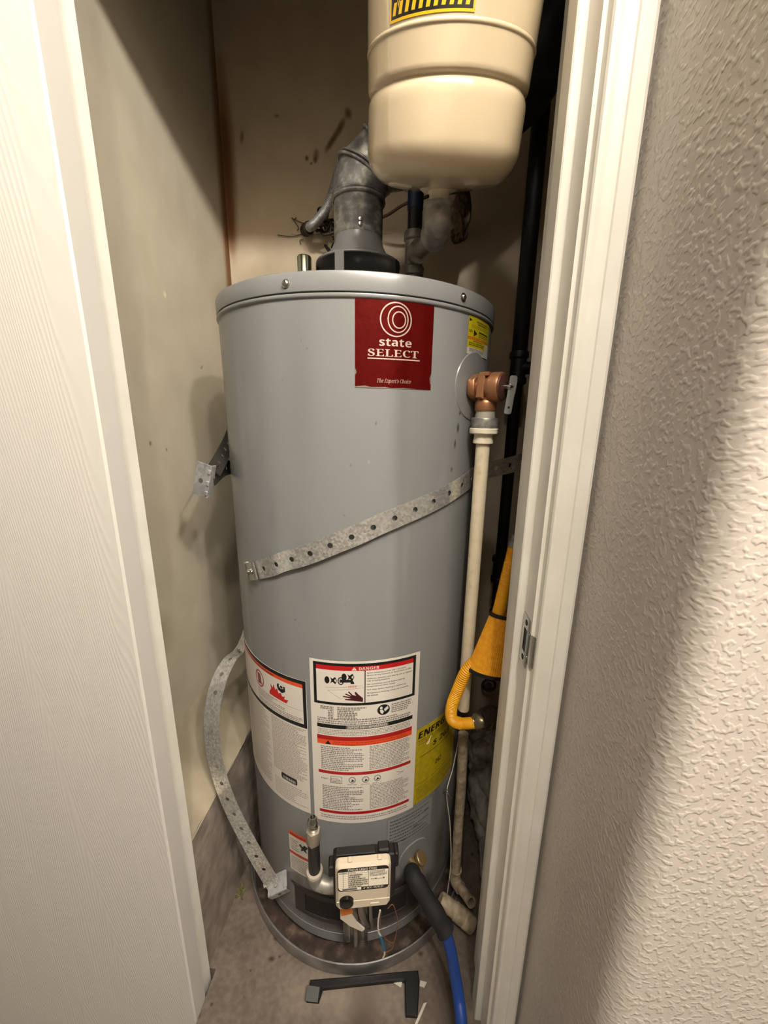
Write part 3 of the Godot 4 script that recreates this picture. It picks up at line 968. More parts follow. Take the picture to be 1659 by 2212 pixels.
	# lower end: dark sheet for the burner opening, drain cock, wires
	part(h, "burner_opening_sheet", sticker(ax, 0.2502, -0.30, 0.56, -0.963, -1.012, 24, 0.001), mat(Color(0.09, 0.08, 0.075), 0.6), "dark sheet painted as the shaded burner access opening")  # jacket is not cut; the recess shade is this sheet's dark colour
	for b in [[-0.40, 0.66, -0.950, -0.963], [-0.40, -0.30, -0.963, -1.012], [0.56, 0.66, -0.963, -1.012], [-0.40, 0.66, -1.012, -1.022]]:
		var door := mb()
		for k in 8:
			var a := lerpf(b[0], b[1], k / 8.0)
			var c := lerpf(b[0], b[1], (k + 1) / 8.0)
			var o := []
			for rr in [0.2495, 0.2528]:
				for e in [[a, b[2]], [c, b[2]], [c, b[3]], [a, b[3]]]:
					o.append(AXIS + Vector3(sin(e[0]) * rr, e[1], cos(e[0]) * rr))
			var ins: Vector3 = (o[0] + o[6]) / 2
			quad(door, o[4], o[5], o[6], o[7], ins, 1)
			quad(door, o[0], o[1], o[5], o[4], ins, 2)
			quad(door, o[3], o[2], o[6], o[7], ins, 3)
			if k == 0: quad(door, o[0], o[3], o[7], o[4], ins)
			if k == 7: quad(door, o[1], o[2], o[6], o[5], ins)
		part(h, "burner_frame", done(door), M.soot)
	var foil := mb()
	for k in 10:
		var a := 0.04 + 0.18 * k / 10.0
		var b := 0.04 + 0.18 * (k + 1) / 10.0
		var q := func(t: float, y: float) -> Vector3: return AXIS + Vector3(sin(t), 0, cos(t)) * (0.262 + 0.006 * sin(t * 60.0) - 0.04 * (y + 0.88)) + Vector3(0, y, 0)
		quad(foil, q.call(a, -0.865), q.call(b, -0.865), q.call(b, -1.045), q.call(a, -1.045), AXIS + Vector3(0, -0.95, 0), 1)
	part(h, "heat_shield", done(foil), mat(Color(0.70, 0.69, 0.66), 0.25, 0.95), "crinkled shiny metal shield under the gas control")
	part(h, "manifold_tube", tube_mesh(spline([Vector3(-0.068, -0.845, -0.505), Vector3(-0.068, -0.90, -0.508), Vector3(-0.062, -0.98, -0.535), Vector3(-0.06, -1.02, -0.556)]), 0.0065, 12), mat(Color(0.62, 0.60, 0.57), 0.35, 0.8))
	part(h, "pilot_tube", tube_mesh(spline([Vector3(-0.052, -0.845, -0.505), Vector3(-0.050, -0.92, -0.510), Vector3(-0.052, -1.0, -0.545), Vector3(-0.054, -1.03, -0.556)]), 0.0035, 10), mat(Color(0.62, 0.60, 0.57), 0.35, 0.8))
	part(h, "tag", prism_mesh(rounded(0.022, 0.040, 0.003), 0.0012, Transform3D(Basis(Vector3(0.96, 0.15, -0.2).normalized(), Vector3(-0.12, 0.98, 0.1).normalized(), Vector3(0.2, -0.05, 0.97).normalized()), Vector3(-0.098, -0.905, -0.512))), mat(Color(0.78, 0.44, 0.16), 0.6), "small orange tag under the gas control")
	part(h, "bracket", prism_mesh([Vector2(-0.012, 0.02), Vector2(0.004, 0.02), Vector2(0.02, -0.018), Vector2(0.035, -0.038), Vector2(0.03, -0.044), Vector2(0.006, -0.026), Vector2(-0.012, -0.004)], 0.003, Transform3D(Basis(Vector3(0.98, 0, -0.15).normalized(), Vector3.UP, Vector3(0.15, 0, 0.98).normalized()), Vector3(-0.098, -0.935, -0.518)), 0.0006), M.white_wire)
	part(h, "wire", tube_mesh(spline([Vector3(-0.032, -0.866, -0.492), Vector3(-0.035, -0.8949, -0.492), Vector3(-0.034, -0.9269, -0.495), Vector3(-0.0287, -0.942, -0.497)]), 0.0016, 8), M.white_wire)
	part(h, "wire", tube_mesh(spline([Vector3(-0.0181, -0.8643, -0.495), Vector3(-0.01, -0.856, -0.497), Vector3(-0.0037, -0.8802, -0.5), Vector3(0.0004, -0.9126, -0.503), Vector3(-0.0022, -0.95, -0.505), Vector3(-0.006, -0.9798, -0.507), Vector3(-0.0092, -0.9932, -0.507), Vector3(-0.0214, -1.0005, -0.505)], 10), 0.0009, 8), M.copper_wire)
	part(h, "wire", tube_mesh(spline([Vector3(-0.0303, -0.8681, -0.492), Vector3(-0.0306, -0.9159, -0.494), Vector3(-0.0218, -0.9477, -0.498), Vector3(-0.0061, -0.9658, -0.503), Vector3(-0.0001, -0.9273, -0.503)], 10), 0.0008, 8), M.copper_wire)
	part(h, "wire_sleeve", tube_mesh([Vector3(-0.0313, -0.9381, -0.496), Vector3(-0.0267, -0.9591, -0.497), Vector3(-0.023, -0.9781, -0.498)], 0.0032, 10), mat(Color(0.16, 0.34, 0.44), 0.5), "blue plastic wire splice")
	part(h, "wire", tube_mesh([Vector3(-0.023, -0.9781, -0.498), Vector3(-0.0219, -0.9926, -0.499), Vector3(-0.0253, -1.0069, -0.5)], 0.0017, 8), M.white_wire)
	part(h, "drain_plate", tank_disc(0.63, -0.880, 0.036, 0.0015), M.jacket, "gray cover round the drain valve")
	var dx := on_tank(0.60, -0.892)
	part(h, "drain_valve", lathe_mesh([Vector2(0, 0.034), Vector2(0.009, 0.034), Vector2(0.0115, 0.030), Vector2(0.0115, 0.022), Vector2(0.015, 0.020), Vector2(0.015, 0.012), Vector2(0.010, 0.010), Vector2(0.010, 0.0)], dx * Transform3D(Basis(Vector3.RIGHT, PI / 2), Vector3.ZERO), 20), M.brass_dull, "dull brass drain cock")
	part(h, "drain_knob", lathe_mesh([Vector2(0, 0.010), Vector2(0.012, 0.0095), Vector2(0.0135, 0.008), Vector2(0.0135, 0.003), Vector2(0.006, 0.001), Vector2(0.004, -0.012)], dx * Transform3D(Basis(Vector3.RIGHT, 0.5) * Basis(Vector3.BACK, -0.5), Vector3(0.010, 0.014, 0.014)), 10), M.brass_dull)

func logo_label(h: Node3D, ax: Transform3D) -> void:
	var red := Color(0.40, 0.025, 0.02)
	var lt := Color(0.88, 0.83, 0.80)
	var s := sheet(512, 524, red)
	s.grain(0.10, 0.01, 61)
	s.rect(0, 0, 1, 0.022, Color(0.62, 0.58, 0.56))
	s.ring(0.493, 0.229, 0.200, 0.190, 0.016, 0.0155, lt)
	s.ring(0.518, 0.226, 0.132, 0.147, 0.014, 0.0145, lt)
	s.ring(0.530, 0.231, 0.088, 0.095, 0.014, 0.0145, lt)
	s.text("state", "bold", 0.29, 0.440, 0.70, 0.524, lt)
	s.text("SELECT", "serifbold", 0.152, 0.558, 0.80, 0.640, lt)
	s.rect(0.148, 0.657, 0.82, 0.671, lt)
	s.text("The Expert's Choice", "serif", 0.257, 0.888, 0.70, 0.950, lt, 0.25)
	var torn := Color(0.60, 0.58, 0.55)                      # worn lower edge and corners
	s.poly([[0, 1], [0, 0.985], [0.12, 0.975], [0.2, 0.99], [0.36, 0.985], [0.44, 0.995], [0.62, 0.988], [0.8, 1]], torn)
	s.poly([[0, 0.78], [0.012, 0.80], [0.018, 0.83], [0, 0.86]], torn)
	s.poly([[1, 0.80], [0.975, 0.86], [0.988, 0.93], [1, 0.93]], torn)
	var m := printed(s.out(), 0.14)
	m.metallic = 0.6
	var wr := noise(62, 0.018, FastNoiseLite.TYPE_SIMPLEX_SMOOTH, 4, [[0.0, gray(0)], [0.5, gray(0.5)], [1.0, gray(1)]], 256)
	relief(m, wr, 0.025, 1.0, false)
	part(h, "logo_label", sticker(ax, 0.2502, 0.129, 0.580, 0.149, 0.034, 32), m, "creased red foil logo label with white rings")
	# yellow service sticker near the top
	var ye := Color(0.72, 0.66, 0.07)
	var d := Color(0.12, 0.11, 0.03)
	var c := sheet(220, 380, ye)
	c.grain(0.12, 0.03, 63)
	c.rows(0.30, 0.065, 0.86, 0.125, 1, Color(0.30, 0.27, 0.04), 0.0, 0.75)
	c.rows(0.34, 0.13, 0.80, 0.19, 1, d, 0.0, 0.55)
	c.poly([[0.03, 0.05], [0.12, 0.10], [0.03, 0.15]], d)
	c.poly([[0.97, 0.05], [0.90, 0.10], [0.97, 0.15]], d)
	c.rows(0.10, 0.21, 0.92, 0.29, 3, Color(0.45, 0.41, 0.05), 0.1, 0.5)
	c.poly([[0.20, 0.33], [0.34, 0.42], [0.20, 0.51]], d)
	c.rect(0.40, 0.345, 0.90, 0.385, d)
	c.rows(0.40, 0.40, 0.90, 0.50, 3, Color(0.30, 0.27, 0.04), 0.1, 0.5)
	c.rows(0.04, 0.34, 0.16, 0.42, 2, d, 0.1, 0.6)
	c.rect(0, 0.535, 1, 0.60, Color(0.66, 0.28, 0.10))
	c.rect(0, 0.562, 1, 0.572, ye)
	c.rows(0.2, 0.615, 0.6, 0.65, 1, d, 0.1, 0.6)
	c.rows(0.06, 0.665, 0.70, 0.77, 2, Color(0.25, 0.23, 0.04), 0.05, 0.6)
	var wh := Color(0.72, 0.70, 0.67)
	c.rect(0.74, 0.615, 1, 1, wh)
	c.rect(0, 0.82, 1, 1, wh)
	c.rows(0.08, 0.835, 0.70, 0.93, 5, Color(0.30, 0.31, 0.31), 0.02, 0.6)
	part(h, "service_sticker", sticker(ax, 0.2502, 0.868, 1.205, 0.1450, 0.0915, 14), printed(c.out(), 0.4), "small yellow and white service sticker")

func warning_labels(h: Node3D, ax: Transform3D) -> void:
	var paper := Color(0.79, 0.765, 0.73)
	var k := Color(0.05, 0.055, 0.06)
	var ink := Color(0.45, 0.43, 0.41)
	var bold := Color(0.30, 0.285, 0.27)
	var red := Color(0.66, 0.06, 0.09)
	var dred := Color(0.60, 0.07, 0.07)
	var org := Color(0.80, 0.28, 0.12)
	# right-hand sheet
	var s := sheet(560, 1000, paper)
	s.frame(0.034, 0.012, 0.958, 0.248, 0.026, 0.0145, k)
	s.rect(0.060, 0.0265, 0.932, 0.051, red)
	s.text("DANGER", "bold", 0.435, 0.031, 0.612, 0.0475, paper)
	s.poly([[0.395, 0.0295], [0.372, 0.0485], [0.418, 0.0485]], paper)
	s.line(0.395, 0.036, 0.395, 0.045, 4, red)
	s.rect(0.484, 0.051, 0.492, 0.234, k)
	for t in [[0.185, 0.108], [0.335, 0.086]]:               # tap handles
		s.disc(t[0] - 0.028, t[1], 0.022, 0.020, k)
		s.poly([[t[0], t[1] - 0.018], [t[0] + 0.02, t[1] - 0.008], [t[0] + 0.045, t[1] - 0.02], [t[0] + 0.06, t[1]], [t[0] + 0.045, t[1] + 0.02], [t[0] + 0.02, t[1] + 0.008], [t[0], t[1] + 0.018], [t[0] + 0.012, t[1]]], k)
		s.disc(t[0] + 0.045, t[1], 0.008, 0.007, paper)
	s.ring(0.278, 0.109, 0.027, 0.022, 0.009, 0.006, k)
	s.poly([[0.268, 0.100], [0.37, 0.100], [0.392, 0.112], [0.394, 0.124], [0.366, 0.124], [0.362, 0.115], [0.268, 0.118]], k)
	s.text("HOT", "bold", 0.345, 0.132, 0.418, 0.146, Color(0.78, 0.42, 0.40))
	s.poly([[0.4705, 0.228], [0.383, 0.219], [0.313, 0.216], [0.313, 0.210], [0.372, 0.2076], [0.296, 0.198], [0.297, 0.192], [0.366, 0.197], [0.316, 0.184], [0.320, 0.178], [0.372, 0.191], [0.341, 0.171], [0.348, 0.1655], [0.383, 0.187], [0.412, 0.191], [0.398, 0.175], [0.407, 0.168], [0.4356, 0.187], [0.4705, 0.2057]], Color(0.22, 0.05, 0.06))
	s.line(0.14, 0.152, 0.47, 0.134, 3, ink)
	s.line(0.16, 0.166, 0.48, 0.146, 3, ink)
	s.line(0.16, 0.166, 0.28, 0.212, 3, ink)
	var say := ["Water temperature over 125 F can cause", "severe burns instantly or death from scalds.", "", "Children, disabled and elderly are at highest", "risk of being scalded.", "", "See instruction manual before setting", "temperature at water heater.", "", "Feel water before bathing or showering.", "", "Temperature limiting valves are available,", "see manual."]
	var y := 0.062
	for line in say:
		if line:
			s.text(line, "bold", 0.505, y, 0.505 + 0.0093 * line.length(), y + 0.0095, bold)
		y += 0.0130 if line else 0.0055
	for i in 7:
		var yy := 0.256 + 0.0102 * i
		s.rows(0.16 if i > 1 else 0.09, yy, 0.21, yy + 0.0105, 1, ink, 0.0, 0.7)
		s.rows(0.245, yy, [0.50, 0.45, 0.39, 0.42, 0.42, 0.40, 0.42][i], yy + 0.0105, 1, ink, 0.0, 0.7)
	s.disc(0.657, 0.287, 0.057, 0.031, k)
	s.disc(0.635, 0.275, 0.013, 0.008, paper)
	s.poly([[0.62, 0.287], [0.645, 0.284], [0.66, 0.298], [0.65, 0.312], [0.632, 0.306]], paper)
	s.poly([[0.66, 0.283], [0.695, 0.268], [0.704, 0.284], [0.668, 0.300]], paper)
	s.rows(0.73, 0.258, 0.93, 0.315, 5, ink, 0.3, 0.55)
	s.rows(0.06, 0.325, 0.94, 0.362, 3, ink, 0.25, 0.6)
	s.rect(0.055, 0.366, 0.945, 0.389, k)
	s.rect(0.32, 0.367, 0.705, 0.388, Color(0.36, 0.35, 0.33))
	s.text("IMPORTANT/IMPORTANTE", "bold", 0.335, 0.3705, 0.69, 0.3845, paper)
	s.rows(0.06, 0.394, 0.94, 0.430, 4, Color(0.5, 0.48, 0.46), 0.3, 0.5)
	s.rect(0.053, 0.436, 0.945, 0.461, dred)
	s.rect(0.053, 0.461, 0.945, 0.490, org)
	s.poly([[0.155, 0.465], [0.128, 0.488], [0.182, 0.488]], k)
	s.rows(0.20, 0.464, 0.9, 0.489, 2, Color(0.62, 0.16, 0.06), 0.1, 0.45)
	s.rows(0.085, 0.498, 0.485, 0.650, 13, ink, 0.5, 0.55)
	s.rows(0.535, 0.494, 0.935, 0.650, 16, Color(0.50, 0.48, 0.45), 0.25, 0.55)
	s.rect(0.056, 0.657, 0.945, 0.676, dred)
	s.frame(0.17, 0.690, 0.28, 0.735, 0.005, 0.003, ink)
	s.rows(0.175, 0.70, 0.275, 0.735, 4, ink, 0.4, 0.6)
	s.rows(0.08, 0.703, 0.15, 0.715, 1, ink, 0.0, 0.6)
	for u in [0.375, 0.500, 0.611]:
		s.ring(u, 0.709, 0.033, 0.021, 0.008, 0.005, ink)
		s.poly([[u - 0.012, 0.722], [u, 0.703], [u + 0.022, 0.716]], k)
		s.rows(u - 0.045, 0.735, u + 0.04, 0.742, 1, ink, 0.0, 0.6)
	s.line(0.80, 0.70, 0.87, 0.715, 5, ink)
	s.line(0.81, 0.722, 0.88, 0.706, 4, ink)
	s.rows(0.09, 0.752, 0.485, 0.912, 14, ink, 0.5, 0.55)
	s.rows(0.54, 0.745, 0.935, 0.912, 17, Color(0.50, 0.48, 0.45), 0.3, 0.55)
	s.rect(0.056, 0.921, 0.945, 0.939, dred)
	s.rows(0.07, 0.95, 0.94, 0.978, 2, Color(0.5, 0.48, 0.46), 0.2, 0.5)
	part(h, "warning_label", sticker(ax, 0.2502, -0.186, 0.594, -0.4005, -0.7495, 36), printed(s.out(), 0.42), "white danger label with a tap and hand picture")
	# left-hand sheet
	var l := sheet(600, 832, paper)
	l.rect(0.02, 0.0, 0.985, 0.026, k)
	l.rect(0.02, 0.026, 0.965, 0.052, org)
	l.rect(0.965, 0.0, 0.995, 0.335, k)
	l.rect(0.02, 0.308, 0.985, 0.335, k)
	l.rows(0.3, 0.03, 0.66, 0.05, 1, Color(0.40, 0.12, 0.05), 0.0, 0.6)
	var nored := Color(0.62, 0.30, 0.28)
	l.ring(0.452, 0.137, 0.070, 0.062, 0.014, 0.012, nored)
	l.poly([[0.43, 0.10], [0.465, 0.10], [0.48, 0.13], [0.48, 0.175], [0.425, 0.175], [0.42, 0.13]], Color(0.40, 0.22, 0.21))
	l.line(0.405, 0.095, 0.50, 0.18, 14, nored)
	l.poly([[0.60, 0.175], [0.625, 0.148], [0.615, 0.115], [0.645, 0.135], [0.66, 0.105], [0.675, 0.14], [0.70, 0.125], [0.715, 0.155], [0.74, 0.14], [0.755, 0.165], [0.785, 0.155], [0.775, 0.178], [0.82, 0.172], [0.80, 0.20], [0.60, 0.195]], Color(0.70, 0.08, 0.07))
	l.poly([[0.705, 0.085], [0.725, 0.080], [0.722, 0.100], [0.745, 0.112], [0.775, 0.105], [0.77, 0.088], [0.79, 0.088], [0.79, 0.122], [0.755, 0.14], [0.715, 0.128], [0.70, 0.105]], k)
	l.disc(0.750, 0.098, 0.014, 0.010, k)
	l.rows(0.42, 0.205, 0.80, 0.262, 5, ink, 0.5, 0.5)
	l.line(0.55, 0.214, 0.965, 0.214, 3, ink)
	l.rows(0.42, 0.268, 0.955, 0.303, 3, ink, 0.1, 0.5)
	l.rows(0.10, 0.345, 0.565, 0.93, 52, Color(0.56, 0.53, 0.48), 0.2, 0.55)
	l.rows(0.60, 0.345, 0.985, 0.76, 36, Color(0.55, 0.52, 0.48), 0.25, 0.55)
	l.poly([[0.70, 0.764], [0.865, 0.764], [0.872, 0.776], [0.872, 0.80], [0.865, 0.812], [0.70, 0.812], [0.692, 0.80], [0.692, 0.776]], k)
	l.rows(0.71, 0.775, 0.855, 0.803, 1, Color(0.62, 0.60, 0.58), 0.0, 0.75)
	l.rows(0.60, 0.83, 0.98, 0.97, 9, Color(0.58, 0.55, 0.51), 0.4, 0.45)
	part(h, "warning_label", sticker(ax, 0.2502, -1.08, -0.2165, -0.4495, -0.7425, 36), printed(l.out(), 0.42), "white label with orange band and flame picture")
	# energy sheet
	var ye := Color(0.66, 0.585, 0.05)
	var e := sheet(420, 480, ye)
	e.grain(0.22, 0.012, 64, Color(0.30, 0.24, 0.02))
	for sh in [0.0, 0.004, 0.008]:
		e.text("ENERGYGUIDE", "bold", 0.035 + sh, 0.045, 1.25 + sh, 0.128, Color(0.03, 0.03, 0.02), 0.2)
	e.text("$ 263", "bold", 0.34, 0.255, 0.76, 0.335, Color(0.10, 0.08, 0.02), 0.2)
	e.rows(0.05, 0.15, 0.9, 0.22, 3, Color(0.32, 0.27, 0.03), 0.3, 0.4)
	e.line(0.08, 0.378, 1.0, 0.378, 7, Color(0.10, 0.08, 0.03))
	e.text("242", "bold", 0.42, 0.555, 0.56, 0.615, Color(0.10, 0.08, 0.02), 0.2)
	e.line(0.03, 0.74, 1.0, 0.74, 4, Color(0.25, 0.20, 0.03))
	e.rows(0.05, 0.78, 0.95, 0.96, 7, Color(0.40, 0.34, 0.04), 0.3, 0.35)
	e.poly([[0.20, 0.245], [0.26, 0.20], [0.29, 0.165], [0.30, 0.175], [0.275, 0.22], [0.26, 0.262], [0.22, 0.262]], Color(0.86, 0.82, 0.70))
	part(h, "energy_label", sticker(ax, 0.2502, 0.594, 1.10, -0.567, -0.7455, 24), printed(e.out(), 0.5), "yellow energy label with black lettering")
	# small notice beside the gas pipe
	var n := sheet(200, 260, paper)
	n.rect(0, 0, 1, 0.10, org)
	n.rows(0.06, 0.02, 0.7, 0.09, 1, Color(0.4, 0.1, 0.05), 0.1, 0.5)
	n.poly([[0.42, 0.24], [0.50, 0.20], [0.56, 0.25], [0.66, 0.19], [0.78, 0.22], [0.70, 0.30], [0.74, 0.38], [0.60, 0.33], [0.50, 0.38], [0.52, 0.29]], k)
	n.rows(0.06, 0.16, 0.40, 0.46, 6, ink, 0.3, 0.45)
	n.rect(0, 0.50, 1, 0.57, Color(0.72, 0.22, 0.12))
	n.rows(0.06, 0.61, 0.92, 0.96, 8, ink, 0.3, 0.45)
	part(h, "notice_label", sticker(ax, 0.2502, -0.440, -0.205, -0.8125, -0.9165, 12), printed(n.out(), 0.45), "small white notice with orange bands")
	# data plate: clear film with gray print
	var p := sheet(260, 160, Color(0.50, 0.505, 0.505))
	p.frame(0, 0, 1, 1, 0.008, 0.012, Color(0.36, 0.37, 0.37))
	p.rows(0.05, 0.07, 0.95, 0.95, 8, Color(0.27, 0.29, 0.30), 0.6, 0.4)
	for t in [[0.8, 0.3], [0.55, 0.62], [0.3, 0.88]]:
		p.rect(t[0], t[1], t[0] + 0.10, t[1] + 0.04, Color(0.20, 0.22, 0.24))
	part(h, "data_label", sticker(ax, 0.2501, 0.375, 0.80, -0.755, -0.830, 14), printed(p.out(), 0.4), "faint gray data label")

func gas_control(h: Node3D) -> void:
	var xf := on_tank(0.175, -0.775)
	var st := mb()
	prism(st, rounded(0.108, 0.098, 0.006), 0.018, xf * Transform3D(Basis(), Vector3(0.003, -0.006, 0.052)), 0.002)
	prism(st, rounded(0.090, 0.056, 0.006), 0.042, xf * Transform3D(Basis(), Vector3(0.003, -0.048, 0.011)), 0.002)
	box(st, Vector3(0.034, 0.003, 0.007), xf * Transform3D(Basis(), Vector3(-0.012, 0.0445, 0.061)), 0.001)
	box(st, Vector3(0.010, 0.006, 0.008), xf * Transform3D(Basis(), Vector3(0.036, 0.046, 0.060)), 0.002)
	box(st, Vector3(0.007, 0.016, 0.010), xf * Transform3D(Basis(), Vector3(0.055, 0.024, 0.058)), 0.002)
	box(st, Vector3(0.007, 0.012, 0.010), xf * Transform3D(Basis(), Vector3(-0.052, 0.010, 0.058)), 0.002)
	lathe(st, [Vector2(0.018, 0.0), Vector2(0.018, 0.02), Vector2(0, 0.02)], xf * Transform3D(Basis(Vector3.RIGHT, PI / 2), Vector3(0, -0.055, 0)), 20)
	var g := part(h, "gas_control", done(st), M.black, "black gas control block with a cream cover")
	var cv := mb()
	prism(cv, rounded(0.094, 0.103, 0.009, 6), 0.0145, xf * Transform3D(Basis(), Vector3(0, -0.0065, 0.0695)), 0.005)
	for x in [-0.022, 0.028]:
		box(cv, Vector3(0.0035, 0.003, 0.004), xf * Transform3D(Basis(), Vector3(x, 0.0455, 0.075)), 0.0008)
	box(cv, Vector3(0.0455, 0.0008, 0.001), xf * Transform3D(Basis(), Vector3(0, -0.036, 0.084)), 0.0004)
	box(cv, Vector3(0.008, 0.003, 0.0012), xf * Transform3D(Basis(), Vector3(0.020, -0.047, 0.084)), 0.0006)
	part(g, "cover", done(cv), M.cover)
	var paper := Color(0.93, 0.90, 0.83)
	var k := Color(0.045, 0.05, 0.05)
	var s := sheet(480, 256, k)
	s.poly([[0.012, 0.14], [0.988, 0.14], [0.988, 0.845], [0.46, 0.845], [0.46, 0.97], [0.10, 0.97], [0.05, 0.93], [0.02, 0.86], [0.012, 0.80]], paper)
	s.text("STATUS LIGHT CODE", "bold", 0.20, 0.028, 0.76, 0.118, paper)
	var ink := Color(0.34, 0.32, 0.29)
	s.rect(0.008, 0.225, 0.60, 0.235, ink)
	s.rows(0.03, 0.16, 0.19, 0.215, 1, ink, 0.0, 0.6)
	s.text("STATUS", "bold", 0.22, 0.155, 0.35, 0.215, ink)
	for i in 7:
		var y := 0.245 + 0.085 * i
		s.rect(0.012, y + 0.078, 0.60, y + 0.084, Color(0.55, 0.52, 0.47))
		s.rows(0.225, y, [0.48, 0.44, 0.54, 0.59, 0.58, 0.59, 0.47][i], y + 0.085, 1, ink, 0.0, 0.75)
	for u in [0.105, 0.205, 0.60]:
		s.rect(u, 0.14, u + 0.008, 0.845, Color(0.45, 0.42, 0.38))
	s.rows(0.625, 0.16, 0.965, 0.42, 5, ink, 0.2, 0.55)
	s.disc(0.745, 0.53, 0.018, 0.035, ink)
	s.disc(0.90, 0.53, 0.018, 0.035, ink)
	s.rows(0.65, 0.51, 0.88, 0.56, 1, ink, 0.0, 0.6)
	s.rect(0.09, 0.868, 0.38, 0.955, Color(0.42, 0.40, 0.37))
	s.text("4\" W.C. OUTLET", "bold", 0.50, 0.868, 0.90, 0.952, paper)
	uvf = plain
	var ls := mb()
	var o := rounded(0.0865, 0.052, 0.008, 6)
	var inv := (xf * Transform3D(Basis(), Vector3(0, 0.0145, 0.0842))).affine_inverse()
	uvf = func(p: Vector3) -> Vector2:
		var q := inv * p
		return Vector2(q.x / 0.0865 + 0.5, 0.5 - q.y / 0.052)
	prism(ls, o, 0.0004, xf * Transform3D(Basis(), Vector3(0, 0.0145, 0.0841)))
	var lm := done(ls)
	uvf = plain
	part(g, "status_label", lm, printed(s.out(), 0.4), "white status light code label with black bands")
	part(g, "knob", lathe_mesh([Vector2(0, 0.0075), Vector2(0.009, 0.0075), Vector2(0.0115, 0.006), Vector2(0.0125, 0.0)], xf * Transform3D(Basis(Vector3.RIGHT, PI / 2), Vector3(-0.0285, -0.034, 0.083)), 28), M.black_gloss)
	var pl := mb()
	box(pl, Vector3(0.009, 0.007, 0.006), xf * Transform3D(Basis(), Vector3(0.030, -0.062, 0.066)), 0.001)
	part(g, "wire_plug", done(pl), mat(Color(0.30, 0.29, 0.28), 0.5))
	# gas inlet: elbow, black nipple and flare fitting
	var gx := -0.1535
	var gz := -0.505
	part(g, "inlet_elbow", tube_mesh(spline([Vector3(-0.106, -0.836, -0.508), Vector3(-0.128, -0.838, gz), Vector3(-0.148, -0.833, gz), Vector3(gx, -0.822, gz), Vector3(gx, -0.806, gz)], 6), 0.0135, 18), M.cast)
	var collar := lathe_mesh([Vector2(0.0105, -0.804), Vector2(0.0145, -0.805), Vector2(0.0152, -0.807), Vector2(0.0152, -0.811), Vector2(0.0145, -0.813), Vector2(0.012, -0.814)], Transform3D(Basis(), Vector3(gx, 0, gz)), 24)
	part(g, "inlet_collar", collar, mat(Color(0.62, 0.58, 0.52), 0.6))
	part(g, "inlet_nipple", lathe_mesh([Vector2(0.0105, -0.805), Vector2(0.0107, -0.80), Vector2(0.0107, -0.735), Vector2(0.0100, -0.731)], Transform3D(Basis(), Vector3(gx, 0, gz)), 24), mat(Color(0.17, 0.165, 0.16), 0.45, 0.4))
	var hexn := mb()
	lathe(hexn, [Vector2(0.0105, -0.737), Vector2(0.0130, -0.736), Vector2(0.0135, -0.733), Vector2(0.0135, -0.713), Vector2(0.0125, -0.709), Vector2(0.008, -0.708)], Transform3D(Basis(), Vector3(gx, 0, gz)), 6)
	part(g, "inlet_nut", done(hexn), mat(Color(0.66, 0.62, 0.57), 0.4, 0.7))
	part(g, "flare_fitting", lathe_mesh([Vector2(0.0085, -0.709), Vector2(0.0085, -0.702), Vector2(0.0092, -0.701), Vector2(0.0092, -0.698), Vector2(0.0085, -0.697), Vector2(0.0085, -0.694), Vector2(0.0092, -0.693), Vector2(0.0088, -0.688), Vector2(0.0055, -0.681), Vector2(0.0045, -0.681), Vector2(0.0045, -0.695), Vector2(0, -0.695)], Transform3D(Basis(), Vector3(gx, 0, gz)), 24), M.steel)

func drain_pan() -> void:
	var c := Vector3(-0.114, 0, -0.793)
	var o := thing("drain_pan", "round galvanized drain pan with a rusty bottom under the water heater", "pan", c + Vector3(0, FLOOR, 0))
	var xf := Transform3D(Basis(), c)
	part(o, "pan_wall", lathe_mesh([Vector2(0.266, FLOOR + 0.0015), Vector2(0.2715, FLOOR + 0.003), Vector2(0.2735, -1.078), Vector2(0.2738, -1.0735), Vector2(0.2755, -1.072), Vector2(0.2772, -1.0735), Vector2(0.2768, -1.078), Vector2(0.2785, FLOOR + 0.004), Vector2(0.2770, FLOOR + 0.001), Vector2(0.266, FLOOR + 0.0005)], xf, 128), tex(mat(Color.WHITE, 0.33, 0.85), noise(72, 0.01, FastNoiseLite.TYPE_SIMPLEX_SMOOTH, 4, [[0.0, gray(0.60)], [1.0, gray(0.80)]]), 5.0))
	var rust := tex(mat(Color.WHITE, 0.7), noise(71, 0.014, FastNoiseLite.TYPE_SIMPLEX_SMOOTH, 5, [[0.0, Color(0.11, 0.075, 0.055)], [0.5, Color(0.21, 0.155, 0.12)], [0.75, Color(0.31, 0.255, 0.21)], [1.0, Color(0.42, 0.37, 0.32)]]), 4.0)
	part(o, "pan_bottom", lathe_mesh([Vector2(0.0, FLOOR + 0.0025), Vector2(0.2695, FLOOR + 0.0025), Vector2(0.2695, FLOOR + 0.001), Vector2(0.0, FLOOR + 0.001)], xf, 96), rust, "rust-brown pan bottom")
	for a in [0.5, 2.6, 4.7]:
		var t := Vector3(sin(a) * 0.2, 0, cos(a) * 0.2)
		part(o, "foot_block", slab(AXIS + t + Vector3(-0.02, FLOOR + 0.003, -0.02), AXIS + t + Vector3(0.02, -1.0781, 0.02), 0.002), M.iron)

